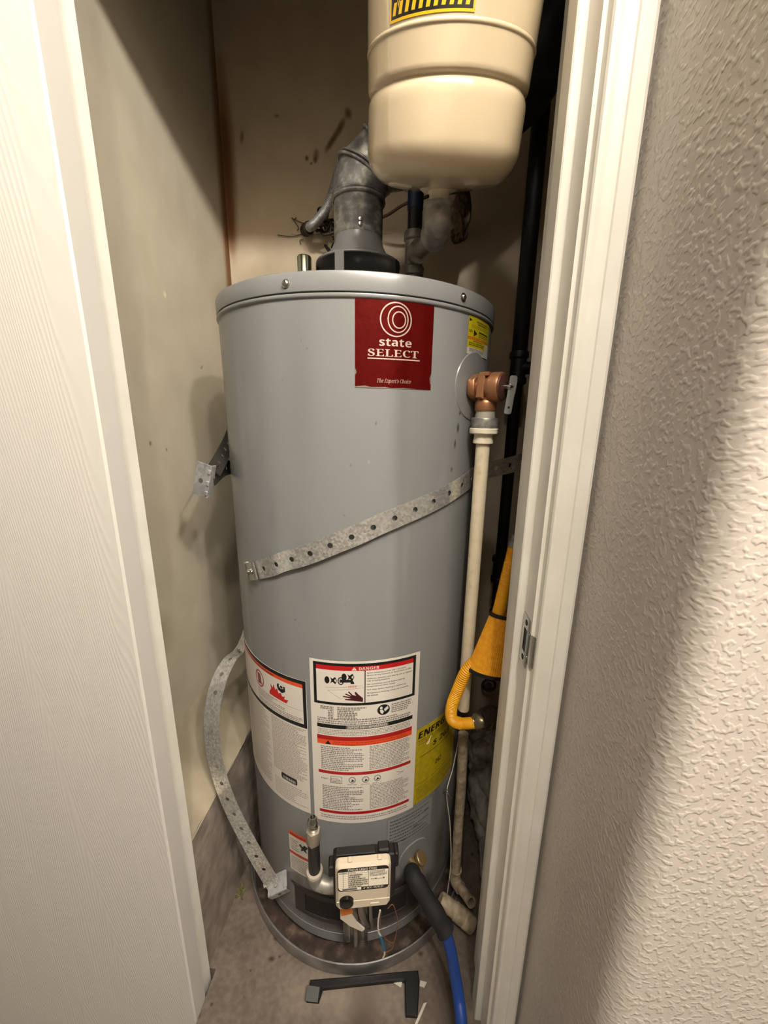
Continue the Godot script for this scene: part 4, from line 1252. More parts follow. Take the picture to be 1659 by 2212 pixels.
func expansion_tank() -> void:
	var at := Vector3(0.0193, 0.290, -0.610)
	var o := thing("expansion_tank", "cream expansion tank with a yellow hazard label hanging over the heater", "expansion tank", at)
	var xf := Transform3D(Basis(Vector3.BACK, deg_to_rad(-2.0)) * Basis(Vector3.RIGHT, deg_to_rad(19.6)), at)   # hangs tipped towards the door
	var prof := [Vector2(0.0, 0.0)]
	for i in 13:                                             # dished end with a tight shoulder
		var a := PI / 2 * (i + 1) / 13.0
		prof.append(Vector2(0.063 + 0.0328 * sin(a), 0.005 + 0.031 * (1.0 - cos(a))))
	prof.append_array([Vector2(0.0952, 0.068), Vector2(0.0948, 0.0745), Vector2(0.0936, 0.079), Vector2(0.0914, 0.0823), Vector2(0.0904, 0.0837), Vector2(0.0910, 0.0849), Vector2(0.0938, 0.086), Vector2(0.0950, 0.088), Vector2(0.0953, 0.0915), Vector2(0.0953, 0.116)])
	prof.append_array([Vector2(0.0957, 0.122), Vector2(0.0957, 0.20), Vector2(0.0957, 0.29)])
	for i in 10:
		var a := PI / 2 * (i + 1) / 10.0
		prof.append(Vector2(0.0957 * cos(a) if i < 9 else 0.0, 0.29 + 0.05 * sin(a)))
	part(o, "shell", lathe_mesh(prof, xf, 112, 50), M.cream)
	part(o, "seam_bead", lathe_mesh([Vector2(0.0951, 0.1160), Vector2(0.0955, 0.1162), Vector2(0.0963, 0.1170), Vector2(0.0966, 0.1182), Vector2(0.0963, 0.1196), Vector2(0.0955, 0.1208)], xf, 112, 60), M.cream)
	var ye := Color(0.86, 0.68, 0.08)
	var k := Color(0.05, 0.05, 0.045)
	var s := sheet(520, 420, ye)
	s.rect(0.022, 0.026, 0.978, 0.974, k)
	for i in 11:
		var u := 0.05 + 0.085 * i
		s.poly([[u + 0.012, 0.84], [u + 0.056, 0.84], [u + 0.036, 0.945], [u - 0.008, 0.945]], ye)
	s.poly([[0.03, 0.50], [0.22, 0.50], [0.125, 0.90]], ye)
	s.poly([[0.050, 0.515], [0.20, 0.515], [0.125, 0.865]], k)
	s.poly([[0.066, 0.53], [0.184, 0.53], [0.125, 0.825]], ye)
	s.rect(0.117, 0.56, 0.133, 0.72, k)
	s.text("CAUTION", "bold", 0.27, 0.60, 0.92, 0.80, ye)
	var m := printed(s.out(), 0.2)
	m.clearcoat_enabled = true
	m.clearcoat = 0.4
	part(o, "hazard_label", sticker(xf, 0.0958, -0.735, 0.197, 0.202, 0.1226, 24), m, "black and yellow striped hazard label")
	part(o, "neck", lathe_mesh([Vector2(0.012, -0.016), Vector2(0.0132, -0.015), Vector2(0.0132, -0.004), Vector2(0.0150, -0.001), Vector2(0.024, 0.0015), Vector2(0.03, 0.006)], Transform3D(Basis(Vector3.RIGHT, deg_to_rad(10.0)), at), 24), M.pvc, "yellowed pipe-dope on the threaded neck")

func draft_hood_and_vent() -> void:
	var o := thing("draft_hood", "flared gray draft hood on legs standing on top of the water heater", "draft hood", AXIS + Vector3(0, 0.178, 0))
	var xf := Transform3D(Basis(), AXIS + Vector3(0, -0.0115, 0))
	var hf := Transform3D(Basis(), AXIS + Vector3(0, -0.0035, 0))
	var prof := [Vector2(0.0768, 0.2655), Vector2(0.0782, 0.2662), Vector2(0.0778, 0.268)]
	for i in 13:
		var f := i / 12.0
		prof.append(Vector2(0.0768 - 0.0335 * (1.0 - pow(1.0 - f, 2.2)) , 0.2695 + 0.046 * pow(f, 1.2)))
	prof.append(Vector2(0.0428, 0.3205))
	var inner := []
	for i in range(prof.size() - 1, 2, -1):
		inner.append(prof[i] + Vector2(-0.0016, -0.0016))
	prof.append_array(inner)
	prof.append(Vector2(0.0755, 0.2655))
	prof.append(Vector2(0.0768, 0.2655))
	part(o, "bell", lathe_mesh(prof, hf, 72), M.jacket)
	for a in [-0.28, 1.27, -1.55, 2.7]:
		var st := mb()
		var d := Vector3(sin(a), 0, cos(a))
		box(st, Vector3(0.0085, 0.0435, 0.0012), Transform3D(Basis(Vector3(cos(a), 0, -sin(a)), Vector3.UP, d), AXIS + d * 0.0772 + Vector3(0, 0.222, 0)), 0.0004)
		box(st, Vector3(0.0085, 0.0012, 0.007), Transform3D(Basis(Vector3(cos(a), 0, -sin(a)), Vector3.UP, d), AXIS + d * 0.083 + Vector3(0, 0.1795, 0)), 0.0004)
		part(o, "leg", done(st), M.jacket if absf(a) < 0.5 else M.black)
	part(o, "flue_collar", lathe_mesh([Vector2(0.05, 0.178), Vector2(0.05, 0.182), Vector2(0.046, 0.2), Vector2(0.044, 0.2)], xf, 36), M.iron)
	part(o, "baffle", lathe_mesh([Vector2(0.0, 0.226), Vector2(0.058, 0.224), Vector2(0.06, 0.221), Vector2(0.0, 0.220)], xf, 36), M.iron)
	# vent: straight length, segmented elbow, run to the right behind the cream tank
	var v := thing("vent_pipe", "mottled galvanized vent pipe with a segmented elbow rising from the draft hood", "pipe", AXIS + Vector3(0, 0.318, 0))
	part(v, "collar_pipe", lathe_mesh([Vector2(0.0410, 0.319), Vector2(0.0436, 0.319), Vector2(0.0442, 0.321), Vector2(0.0442, 0.378), Vector2(0.0462, 0.381), Vector2(0.0465, 0.385), Vector2(0.0450, 0.388)], xf, 48), M.galv_old)
	for y in [0.3265, 0.3335]:
		part(v, "screw", lathe_mesh([Vector2(0, 0.003), Vector2(0.003, 0.0025), Vector2(0.0036, 0)], Transform3D(Basis(Vector3.UP, 0.22), AXIS + Vector3(sin(0.22) * 0.0442, y - 0.0115, cos(0.22) * 0.0442)) * Transform3D(Basis(Vector3.RIGHT, PI / 2), Vector3.ZERO), 10), M.steel)
	var c: Array = [AXIS + Vector3(0, 0.374, 0), AXIS + Vector3(0.0093, 0.4088, -0.001), AXIS + Vector3(0.0316, 0.4295, -0.004), AXIS + Vector3(0.081, 0.4400, -0.012), AXIS + Vector3(0.130, 0.458, -0.022)]
	var nrm: Array = [Vector3.UP, Vector3(0.50, 0.866, -0.02).normalized(), Vector3(0.91, 0.41, -0.08).normalized(), Vector3(0.96, 0.27, -0.16).normalized(), Vector3(0.92, 0.38, -0.2).normalized()]
	var r := 0.0462
	var loop := func(p: Vector3, nn: Vector3, along: Vector3, rr: float) -> Array:
		var out := []                                        # a mitre cut: the segment's round section slid along it to the joint plane
		var u := along.cross(Vector3(0, 0, 1)).normalized()
		var w := along.cross(u).normalized()
		for k in 40:
			var d: Vector3 = (u * cos(TAU * k / 40) + w * sin(TAU * k / 40)) * rr
			out.append(p + d - along * (d.dot(nn) / along.dot(nn)))
		return out
	for i in 4:
		var along: Vector3 = (c[i + 1] - c[i]).normalized()
		var st := mb()
		var rr := r - 0.0012 * (i % 2)
		var A: Array = loop.call(c[i], nrm[i], along, rr)
		var B: Array = loop.call(c[i + 1], nrm[i + 1], along, rr)
		for k in 40:
			quad(st, A[k], A[(k + 1) % 40], B[(k + 1) % 40], B[k], (c[i] + c[i + 1]) / 2, 1)
		part(v, "elbow_segment", done(st), M.galv_old)
		if i > 0:
			for off in [-0.0035, 0.0035]:
				var ring: Array = loop.call(c[i] + along * off, nrm[i], along, r + 0.0008)
				ring.append(ring[0])
				ring.append(ring[1])
				part(v, "elbow_rib", tube_mesh(ring, 0.0024, 8, false), M.galv_old)
	part(v, "elbow_rib", lathe_mesh([Vector2(0.0455, 0.363), Vector2(0.0482, 0.3645), Vector2(0.0488, 0.3665), Vector2(0.0478, 0.3685), Vector2(0.0462, 0.3695), Vector2(0.0476, 0.3712), Vector2(0.0476, 0.3728), Vector2(0.0458, 0.374)], Transform3D(Basis(), AXIS), 48, 60), M.galv_old)
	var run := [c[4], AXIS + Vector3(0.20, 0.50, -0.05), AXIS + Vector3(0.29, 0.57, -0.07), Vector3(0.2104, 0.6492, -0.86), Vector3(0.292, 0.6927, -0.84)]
	part(v, "vent_run", tube_mesh(spline(run, 6), 0.052, 32), M.duct_shaded, "vent run at the upper right with shade painted into its dark gray")

func water_pipes() -> void:
	var px := Vector3(-0.016, 0, -0.8013)
	var o := thing("tee_pipe", "gray cast tee and elbow joining the heater to the cream expansion tank", "pipe", px + Vector3(0, 0.178, 0))
	var xf := Transform3D(Basis(), px)
	part(o, "tee_body", lathe_mesh([Vector2(0.0125, 0.178), Vector2(0.0125, 0.247), Vector2(0.0185, 0.248), Vector2(0.0195, 0.251), Vector2(0.0195, 0.260), Vector2(0.0165, 0.263), Vector2(0.0165, 0.302), Vector2(0.0190, 0.305), Vector2(0.0190, 0.316), Vector2(0.018, 0.318), Vector2(0.0125, 0.318)], xf, 32), M.cast)
	var b0 := px + Vector3(0.004, 0.278, 0.012)
	var e1 := Vector3(0.0185, 0.252, -0.640)
	var dirb := (e1 - b0).normalized()
	part(o, "tee_branch", tube_mesh([b0, b0 + dirb * 0.020, b0 + dirb * 0.021, b0 + dirb * 0.036, b0 + dirb * 0.037], func(f: float) -> float: return 0.0165 if f < 0.4 else 0.019, 24), M.cast)
	part(o, "branch_nipple", tube_mesh([b0 + dirb * 0.03, e1 - dirb * 0.01], 0.0120, 20), M.cast)
	var up := Vector3(0, 1, 0.12).normalized()
	var top := Vector3(0.0190, 0.277, -0.6135)
	var el := [e1 - dirb * 0.012, e1 - dirb * 0.002, e1 + dirb * 0.010 + up * 0.004, top - up * 0.020, top - up * 0.008, top]
	part(o, "elbow", tube_mesh(spline(el, 8), func(f: float) -> float: return 0.0185 if f > 0.12 and f < 0.9 else 0.0205, 28), M.cast)
	part(o, "riser_nipple", lathe_mesh([Vector2(0.0115, 0.31), Vector2(0.0132, 0.32), Vector2(0.0132, 0.381), Vector2(0.0128, 0.384), Vector2(0.010, 0.384), Vector2(0.010, 0.37), Vector2(0, 0.37)], xf, 28), mat(Color(0.16, 0.16, 0.165), 0.45, 0.4), "dark capped nipple on top of the tee")
	part(o, "blue_band", lathe_mesh([Vector2(0.0130, 0.352), Vector2(0.0142, 0.353), Vector2(0.0142, 0.384), Vector2(0.0135, 0.386), Vector2(0.010, 0.386)], xf, 28), M.blue_cap, "blue plastic lining showing at the open end")

func relief_valve() -> void:
	var th := 0.951
	var xf := on_tank(th, 0.042)
	var o := thing("relief_valve", "brass relief valve with a metal test lever on the heater's right side", "valve", on_tank(th, 0.042, 0.252).origin)
	var out := Transform3D(Basis(Vector3.RIGHT, PI / 2), Vector3.ZERO)
	var st := mb()
	lathe(st, [Vector2(0.010, 0.001), Vector2(0.0195, 0.002), Vector2(0.021, 0.004), Vector2(0.021, 0.012), Vector2(0.0195, 0.014), Vector2(0.014, 0.0145)], xf * out, 6)
	lathe(st, [Vector2(0.0135, 0.012), Vector2(0.0135, 0.019), Vector2(0.0175, 0.022), Vector2(0.0195, 0.026), Vector2(0.0200, 0.034), Vector2(0.0215, 0.036), Vector2(0.0222, 0.040), Vector2(0.0222, 0.050), Vector2(0.0212, 0.0525), Vector2(0.019, 0.0535)], xf * out, 36)
	lathe(st, [Vector2(0.0135, 0.0), Vector2(0.0135, -0.018), Vector2(0.0155, -0.020), Vector2(0.0165, -0.024), Vector2(0.0165, -0.034), Vector2(0.0155, -0.036), Vector2(0.012, -0.0365)], xf * Transform3D(Basis(), Vector3(0, 0, 0.0278)), 32)
	box(st, Vector3(0.004, 0.017, 0.006), xf * Transform3D(Basis(Vector3.FORWARD, 0.1), Vector3(-0.017, 0.0, 0.026)), 0.0015)
	box(st, Vector3(0.010, 0.003, 0.008), xf * Transform3D(Basis(), Vector3(-0.009, 0.0185, 0.030)), 0.001)
	part(o, "body", done(st), M.brass)
	part(o, "cap", lathe_mesh([Vector2(0.0202, 0.0528), Vector2(0.0195, 0.0552), Vector2(0.016, 0.0565), Vector2(0.0, 0.057)], xf * out, 32), mat(Color(0.36, 0.235, 0.20), 0.5, 0.4))
	part(o, "stem", lathe_mesh([Vector2(0.004, 0.056), Vector2(0.004, 0.067), Vector2(0.0, 0.0675)], xf * out, 16), M.steel)
	var lv := mb()
	var lx := xf * Transform3D(Basis(Vector3.UP, -0.95) * Basis(Vector3.FORWARD, 0.08), Vector3(0.002, -0.012, 0.066))
	prism(lv, rounded(0.011, 0.056, 0.003), 0.0022, lx, 0.0006)
	box(lv, Vector3(0.0055, 0.010, 0.0008), lx * Transform3D(Basis(Vector3.UP, PI / 2), Vector3(0.0052, 0.012, -0.003)), 0.0003)
	part(o, "lever", done(lv), mat(Color(0.66, 0.69, 0.70), 0.35, 0.6), "pale zinc test lever")
	for y in [0.012, -0.018]:
		part(o, "rivet", lathe_mesh([Vector2(0, 0.0008), Vector2(0.0014, 0.0006), Vector2(0.0018, 0)], lx * Transform3D(Basis(Vector3.RIGHT, PI / 2), Vector3(0, y, 0.0022)), 10), M.black)
	var c := Vector3(0.1083, 0, -0.64)
	var d := thing("discharge_pipe", "yellowed white plastic discharge pipe hanging from the brass relief valve", "pipe", c + Vector3(0, -0.55, 0))
	var dx := Transform3D(Basis(), c)
	part(d, "thread_tape", lathe_mesh([Vector2(0.0125, 0.008), Vector2(0.0152, 0.0075), Vector2(0.0148, 0.003), Vector2(0.0156, -0.001), Vector2(0.0150, -0.005), Vector2(0.0135, -0.006)], dx, 24), mat(Color(0.66, 0.65, 0.61), 0.5, 0.3))
	part(d, "coupling", lathe_mesh([Vector2(0.0150, -0.0035), Vector2(0.0205, -0.0040), Vector2(0.0212, -0.0055), Vector2(0.0205, -0.0195), Vector2(0.0195, -0.0205), Vector2(0.014, -0.021)], dx, 32), M.galv_old, "gray steel pipe coupling")
	var hx := mb()
	lathe(hx, [Vector2(0.014, -0.0195), Vector2(0.0215, -0.0198), Vector2(0.0228, -0.0212), Vector2(0.0228, -0.0275), Vector2(0.0215, -0.029), Vector2(0.0145, -0.0292)], dx, 8)
	lathe(hx, [Vector2(0.0148, -0.028), Vector2(0.0150, -0.0365), Vector2(0.0160, -0.0405), Vector2(0.0158, -0.0435), Vector2(0.0140, -0.0445), Vector2(0.0115, -0.0445)], dx, 32)
	part(d, "adapter", done(hx), M.pvc_white, "cream threaded plastic adapter")
	part(d, "pipe", lathe_mesh([Vector2(0.0108, -0.043), Vector2(0.0112, -0.05), Vector2(0.0112, -0.550), Vector2(0.0108, -0.552), Vector2(0.0088, -0.552), Vector2(0.0088, -0.53), Vector2(0, -0.53)], Transform3D(Basis(Vector3(0.9999, -0.009, 0).normalized(), Vector3(-0.006, 1, 0).normalized(), Vector3(0, 0, 1)), c), 28), M.pvc)

func straps() -> void:
	var W := 0.032
	# strap round the tank
	var o := thing("tank_strap", "perforated steel strap crossing the front of the heater at a slant", "strap", AXIS + Vector3(0, -0.19, 0.255))
	var cs := []
	var ac := []
	for e in [[-0.600, -0.263, 0.2525], [-0.45, -0.247, 0.2545], [-0.333, -0.231, 0.256], [-0.22, -0.2195, 0.257], [-0.105, -0.206, 0.2575], [0.016, -0.191, 0.2575], [0.143, -0.177, 0.257], [0.272, -0.162, 0.2565], [0.403, -0.150, 0.2555], [0.54, -0.1395, 0.2545], [0.682, -0.1295, 0.2535], [0.82, -0.1195, 0.2528], [0.97, -0.110, 0.2526], [1.15, -0.100, 0.2545]]:
		cs.append(AXIS + Vector3(sin(e[0]) * e[2], e[1], cos(e[0]) * e[2]))
		ac.append(Vector3(-cos(e[0]) * 0.40, 0.915, sin(e[0]) * 0.40).normalized())
	for e in [Vector3(0.19, -0.088, -0.75), Vector3(0.27, -0.078, -0.86), Vector3(0.358, -0.068, -0.97)]:
		cs.append(e)
		ac.append(Vector3(-0.2, 0.96, 0.25).normalized())
	part(o, "band", strap(cs, ac, W, 0.0355, 0.0044, 0.62), M.strap)
	var tf := on_tank(-0.635, -0.2655, 0.2535)
	tf.basis = tf.basis * Basis(Vector3.BACK, 0.36)
	var clip := mb()
	box(clip, Vector3(0.0008, 0.0175, 0.0065), tf * Transform3D(Basis(), Vector3(-0.006, 0, 0.005)), 0.0004)
	box(clip, Vector3(0.009, 0.0165, 0.0009), tf * Transform3D(Basis(), Vector3(0.003, 0, 0.0035)), 0.0004)
	box(clip, Vector3(0.0025, 0.0165, 0.0022), tf * Transform3D(Basis(), Vector3(0.010, 0, 0.0045)), 0.001)
	part(o, "end_clip", done(clip), M.steel, "bent shiny clip at the strap end")
	part(o, "screw", lathe_mesh([Vector2(0, 0.004), Vector2(0.0035, 0.0035), Vector2(0.0045, 0.002), Vector2(0.0045, 0)], tf * Transform3D(Basis(Vector3.RIGHT, PI / 2), Vector3(0.001, -0.001, 0.0044)), 6), M.steel)
	# short tails and clip on the left
	var b := thing("strap_bracket", "short folded steel strap end with a bright clip on the heater's left side", "bracket", Vector3(-0.36, -0.13, -0.63))
	part(b, "upper_tail", strap([Vector3(-0.36, -0.035, -0.90), Vector3(-0.378, -0.040, -0.80), Vector3(-0.3647, -0.0655, -0.73), Vector3(-0.3532, -0.0848, -0.68), Vector3(-0.3462, -0.1022, -0.637)], [Vector3(-0.35, 0.75, -0.55), Vector3(-0.35, 0.75, -0.55), Vector3(-0.42, 0.72, -0.5), Vector3(-0.5, 0.70, -0.45), Vector3(-0.55, 0.70, -0.4)], 0.026, 0.026, 0.0034), M.tail_shaded)
	part(b, "lower_tail", strap([Vector3(-0.372, -0.11, -0.80), Vector3(-0.3594, -0.1075, -0.735), Vector3(-0.352, -0.1049, -0.69), Vector3(-0.3469, -0.1082, -0.655), Vector3(-0.3461, -0.1145, -0.633)], [Vector3(0.2, 0.9, 0.3), Vector3(0.15, 0.9, 0.3), Vector3(0.05, 0.95, 0.25), Vector3(0, 1, 0.2), Vector3(0, 1, 0.1)], 0.028, 0.03, 0.0036), M.tail_shaded)
	var px := Transform3D(Basis(Vector3(0.95, -0.24, 0.18).normalized(), Vector3(0.26, 0.965, 0.0).normalized(), Vector3(-0.18, 0.04, 0.98).normalized()).orthonormalized(), Vector3(-0.3637, -0.1154, -0.63))
	var pl := mb()
	prism(pl, [Vector2(-0.0145, -0.030), Vector2(0.013, -0.030), Vector2(0.013, 0.028), Vector2(-0.0145, 0.028)], 0.0014, px, 0.0003)
	box(pl, Vector3(0.0016, 0.029, 0.006), px * Transform3D(Basis(), Vector3(0.0140, -0.001, -0.004)), 0.0006)
	for y in [-0.022, -0.004, 0.016]:
		box(pl, Vector3(0.003, 0.004, 0.0016), px * Transform3D(Basis(), Vector3(0.0125, y, 0.002)), 0.0008)
	part(b, "clip_plate", done(pl), M.galv, "bright flat clip plate with one hole")
	part(b, "clip_hole", prism_mesh(circle(0.0044, 20), 0.0004, px * Transform3D(Basis(), Vector3(-0.002, -0.003, 0.0013))), mat(Color(0.30, 0.28, 0.22), 0.7))
	# loose strap hanging down the left side
	var s := thing("loose_strap", "loose perforated steel strap curving down beside the left wall", "strap", Vector3(-0.28, -1.0, -0.58))
	var lc := [Vector3(-0.376, -0.47, -0.80), Vector3(-0.3798, -0.5222, -0.745), Vector3(-0.3832, -0.5233, -0.7), Vector3(-0.3877, -0.54, -0.665), Vector3(-0.3888, -0.5696, -0.635), Vector3(-0.3848, -0.6045, -0.612), Vector3(-0.3787, -0.6485, -0.598), Vector3(-0.3682, -0.6938, -0.588), Vector3(-0.3524, -0.7444, -0.58), Vector3(-0.333, -0.7956, -0.575), Vector3(-0.31, -0.8487, -0.571), Vector3(-0.2869, -0.9006, -0.568), Vector3(-0.2639, -0.9518, -0.567), Vector3(-0.2476, -0.9707, -0.563)]
	var la := []
	for i in lc.size():
		var f := i / float(lc.size() - 1)
		var d: Vector3 = Vector3(0.55, 0.35, 0.75).lerp(Vector3(0.98, 0.10, 0.12), clampf((f - 0.02) * 6.0, 0, 1))
		if f > 0.55:
			d = Vector3(0.98, 0.10, 0.12).lerp(Vector3(0.88, 0.36, -0.10), (f - 0.55) / 0.45)
		la.append(d.normalized())
	part(s, "band", strap(lc, la, 0.035, 0.0355, 0.0044, 0.4), M.strap)
	var ax := Transform3D(Basis(Vector3(0.90, 0.36, -0.22).normalized(), Vector3(-0.28, 0.88, 0.38).normalized(), Vector3(0.33, -0.28, 0.90).normalized()).orthonormalized(), Vector3(-0.2479, -0.9609, -0.557))
	var an := mb()
	box(an, Vector3(0.0205, 0.0095, 0.0008), ax * Transform3D(Basis(), Vector3(0.001, -0.004, 0.003)), 0.0004)
	box(an, Vector3(0.0205, 0.0008, 0.016), ax * Transform3D(Basis(), Vector3(0.001, 0.006, -0.0125)), 0.0004)
	box(an, Vector3(0.004, 0.0008, 0.014), ax * Transform3D(Basis(), Vector3(0.0195, 0.0085, -0.014)), 0.0004)
	box(an, Vector3(0.008, 0.0008, 0.004), ax * Transform3D(Basis(Vector3.UP, 0.4), Vector3(-0.022, 0.0055, -0.020)), 0.0004)
	part(s, "angle_clip", done(an), M.galv, "folded steel angle at the strap's lower end")
	part(s, "clip_hole", prism_mesh(circle(0.0036, 16), 0.0004, ax * Transform3D(Basis(), Vector3(0.002, -0.003, 0.0037))), M.black)
	part(s, "screw", lathe_mesh([Vector2(0, 0.003), Vector2(0.0035, 0.0025), Vector2(0.0045, 0)], ax * Transform3D(Basis(), Vector3(-0.002, 0.0068, -0.010)), 12), M.galv_old)

func gas_lines() -> void:
	# upright black pipe at the back right
	var g := Vector3(0.2265, 0, -0.95)   # strapped to the back wall
	var o := thing("gas_pipe", "black iron gas pipe standing against the dark back corner", "pipe", g + Vector3(0, -0.52, 0))
	var xf := Transform3D(Basis(Vector3(1, 0, 0), Vector3(-0.008, 1, 0).normalized(), Vector3(0, 0, 1)), g)
	part(o, "pipe", lathe_mesh([Vector2(0.0132, -0.42), Vector2(0.0135, 0.13), Vector2(0.0168, 0.135), Vector2(0.0168, 0.78)], xf, 28), M.iron)
	for y in [0.105, -0.385]:
		var st := mb()
		lathe(st, [Vector2(0.0135, y - 0.036), Vector2(0.020, y - 0.035), Vector2(0.021, y - 0.031), Vector2(0.021, y - 0.022), Vector2(0.0175, y - 0.019), Vector2(0.0175, y + 0.019), Vector2(0.021, y + 0.022), Vector2(0.021, y + 0.031), Vector2(0.020, y + 0.035), Vector2(0.0135, y + 0.036)], xf, 28)
		part(o, "tee_coupling", done(st), M.iron)
	part(o, "branch_pipe", tube_mesh([g + Vector3(0, 0.105, 0), g + Vector3(0.02, 0.105, 0.004), g + Vector3(0.13, 0.105, 0.02)], func(f: float) -> float: return 0.0175 if f < 0.3 else 0.0135, 20), M.iron)
	part(o, "drop_pipe", lathe_mesh([Vector2(0.0132, -0.42), Vector2(0.0132, -0.50), Vector2(0.017, -0.503), Vector2(0.017, -0.52), Vector2(0, -0.523)], xf, 24), M.iron)
	# yellow flexible connector
	var y := thing("gas_hose", "yellow corrugated gas connector bent in a hook beside the heater", "hose", Vector3(0.1267, -0.5566, -0.61))
	var top := spline([Vector3(0.1728, -0.2046, -0.625), Vector3(0.1691, -0.2254, -0.623), Vector3(0.162, -0.2671, -0.618), Vector3(0.1549, -0.3118, -0.612), Vector3(0.1485, -0.3451, -0.608)], 20)
	var ribs := func(f: float, cnt: float) -> float: return 0.0100 + 0.0006 * sin(TAU * f * cnt)
	var rows1 := spline(top, 7)
	part(y, "upper_tube", tube_mesh(rows1, func(f: float) -> float: return ribs.call(f, 95.0), 16), M.yellow)
	part(y, "upper_nut", tube_mesh([Vector3(0.1764, -0.1934, -0.626), Vector3(0.1712, -0.2141, -0.624)], 0.0125, 6), M.galv_old)
	var low := spline([Vector3(0.1438, -0.3684, -0.606), Vector3(0.1292, -0.4074, -0.604), Vector3(0.1055, -0.4387, -0.602), Vector3(0.0928, -0.4802, -0.602), Vector3(0.0842, -0.5156, -0.602), Vector3(0.086, -0.5437, -0.603), Vector3(0.1015, -0.5553, -0.606), Vector3(0.1183, -0.5574, -0.61), Vector3(0.1288, -0.5573, -0.612)], 80)
	part(y, "lower_tube", tube_mesh(low, func(f: float) -> float: return 0.0102 + (0.0006 * sin(TAU * f * 88.0) if f < 0.76 else 0.0), 16), M.yellow)
	# tag rolled round the tube into a cone, ribbed, with two black bands
	var a0: Vector3 = Vector3(0.1585, -0.3252, -0.605)
	var a1: Vector3 = Vector3(0.1439, -0.438, -0.6)
	var axs := (a0 - a1).normalized()
	var u := axs.cross(Vector3(0, 0, 1)).normalized()
	var w := u.cross(axs).normalized()
	var cone := mb()
	var N := 240
	var at := func(f: float, k: int, off: float) -> Vector3:
		var ang := TAU * k / N
		var rr: float = lerpf(0.0195, 0.0385, f) + off
		var rib := 0.0005 * (1.0 if (k % 4) < 2 else -1.0) if f > 0.04 and f < 0.93 else 0.0
		return a0.lerp(a1, f) + (u * cos(ang) + w * sin(ang) * 0.55) * (rr + rib)
	for i in 24:
		for k in N:
			quad(cone, at.call(i / 24.0, k, 0.0), at.call(i / 24.0, k + 1, 0.0), at.call((i + 1) / 24.0, k + 1, 0.0), at.call((i + 1) / 24.0, k, 0.0), a0.lerp(a1, (i + 0.5) / 24.0), 1)
	part(y, "tag_sleeve", done(cone), tex(mat(Color.WHITE, 0.5), noise(81, 0.03, FastNoiseLite.TYPE_SIMPLEX_SMOOTH, 4, [[0.0, Color(0.78, 0.50, 0.07)], [1.0, Color(0.93, 0.68, 0.16)]]), 6.0), "cone-shaped yellow tag rolled round the hose")
	for e in [[0.0, 0.055], [0.945, 1.0]]:
		var bd := mb()
		for k in N:
			quad(bd, at.call(e[0], k, 0.0012), at.call(e[0], k + 1, 0.0012), at.call(e[1], k + 1, 0.0012), at.call(e[1], k, 0.0012), a0.lerp(a1, e[0]), 1)
			for q in e:
				quad(bd, at.call(q, k, 0.0012), at.call(q, k + 1, 0.0012), at.call(q, k + 1, -0.001), at.call(q, k, -0.001), a0.lerp(a1, 0.5), 2)
		part(y, "band", done(bd), M.black, "black band with tiny print")
	part(y, "flare_nut", tube_mesh([Vector3(0.1252, -0.5567, -0.611), Vector3(0.1287, -0.5562, -0.612), Vector3(0.1295, -0.5562, -0.612), Vector3(0.1428, -0.5544, -0.616)], func(f: float) -> float: return 0.0115 if f < 0.4 else 0.0150, 6), mat(Color(0.50, 0.46, 0.38), 0.3, 0.8))
	var r := thing("gas_stub", "dark rusty shutoff stub at the end of the yellow connector", "pipe", Vector3(0.1784, -0.5647, -0.64))
	part(r, "stub_pipe", tube_mesh([Vector3(0.1414, -0.5555, -0.617), Vector3(0.1532, -0.5576, -0.625), Vector3(0.2054, -0.5693, -0.66), Vector3(0.2632, -0.5848, -0.7)], 0.0155, 20), M.iron_rust)
	part(r, "stub_collar", tube_mesh([Vector3(0.1513, -0.5579, -0.624), Vector3(0.1694, -0.5608, -0.636)], 0.0205, 20), M.iron_rust)
	var k := thing("valve_handle", "small rusty valve handle on the dark back wall below the yellow tag", "valve", Vector3(0.2557, -0.8128, -1.05))
	part(k, "stem", tube_mesh([Vector3(0.2611, -0.8324, -1.071), Vector3(0.252, -0.8011, -1.035)], 0.009, 12), M.iron_rust)
	var wheel := []
	var kc: Vector3 = Vector3(0.252, -0.8011, -1.035)
	for i in 26:
		wheel.append(kc + Vector3(cos(TAU * i / 24.0), sin(TAU * i / 24.0), 0) * 0.019)
	part(k, "wheel", tube_mesh(wheel, 0.0042, 8, false), M.iron_rust)

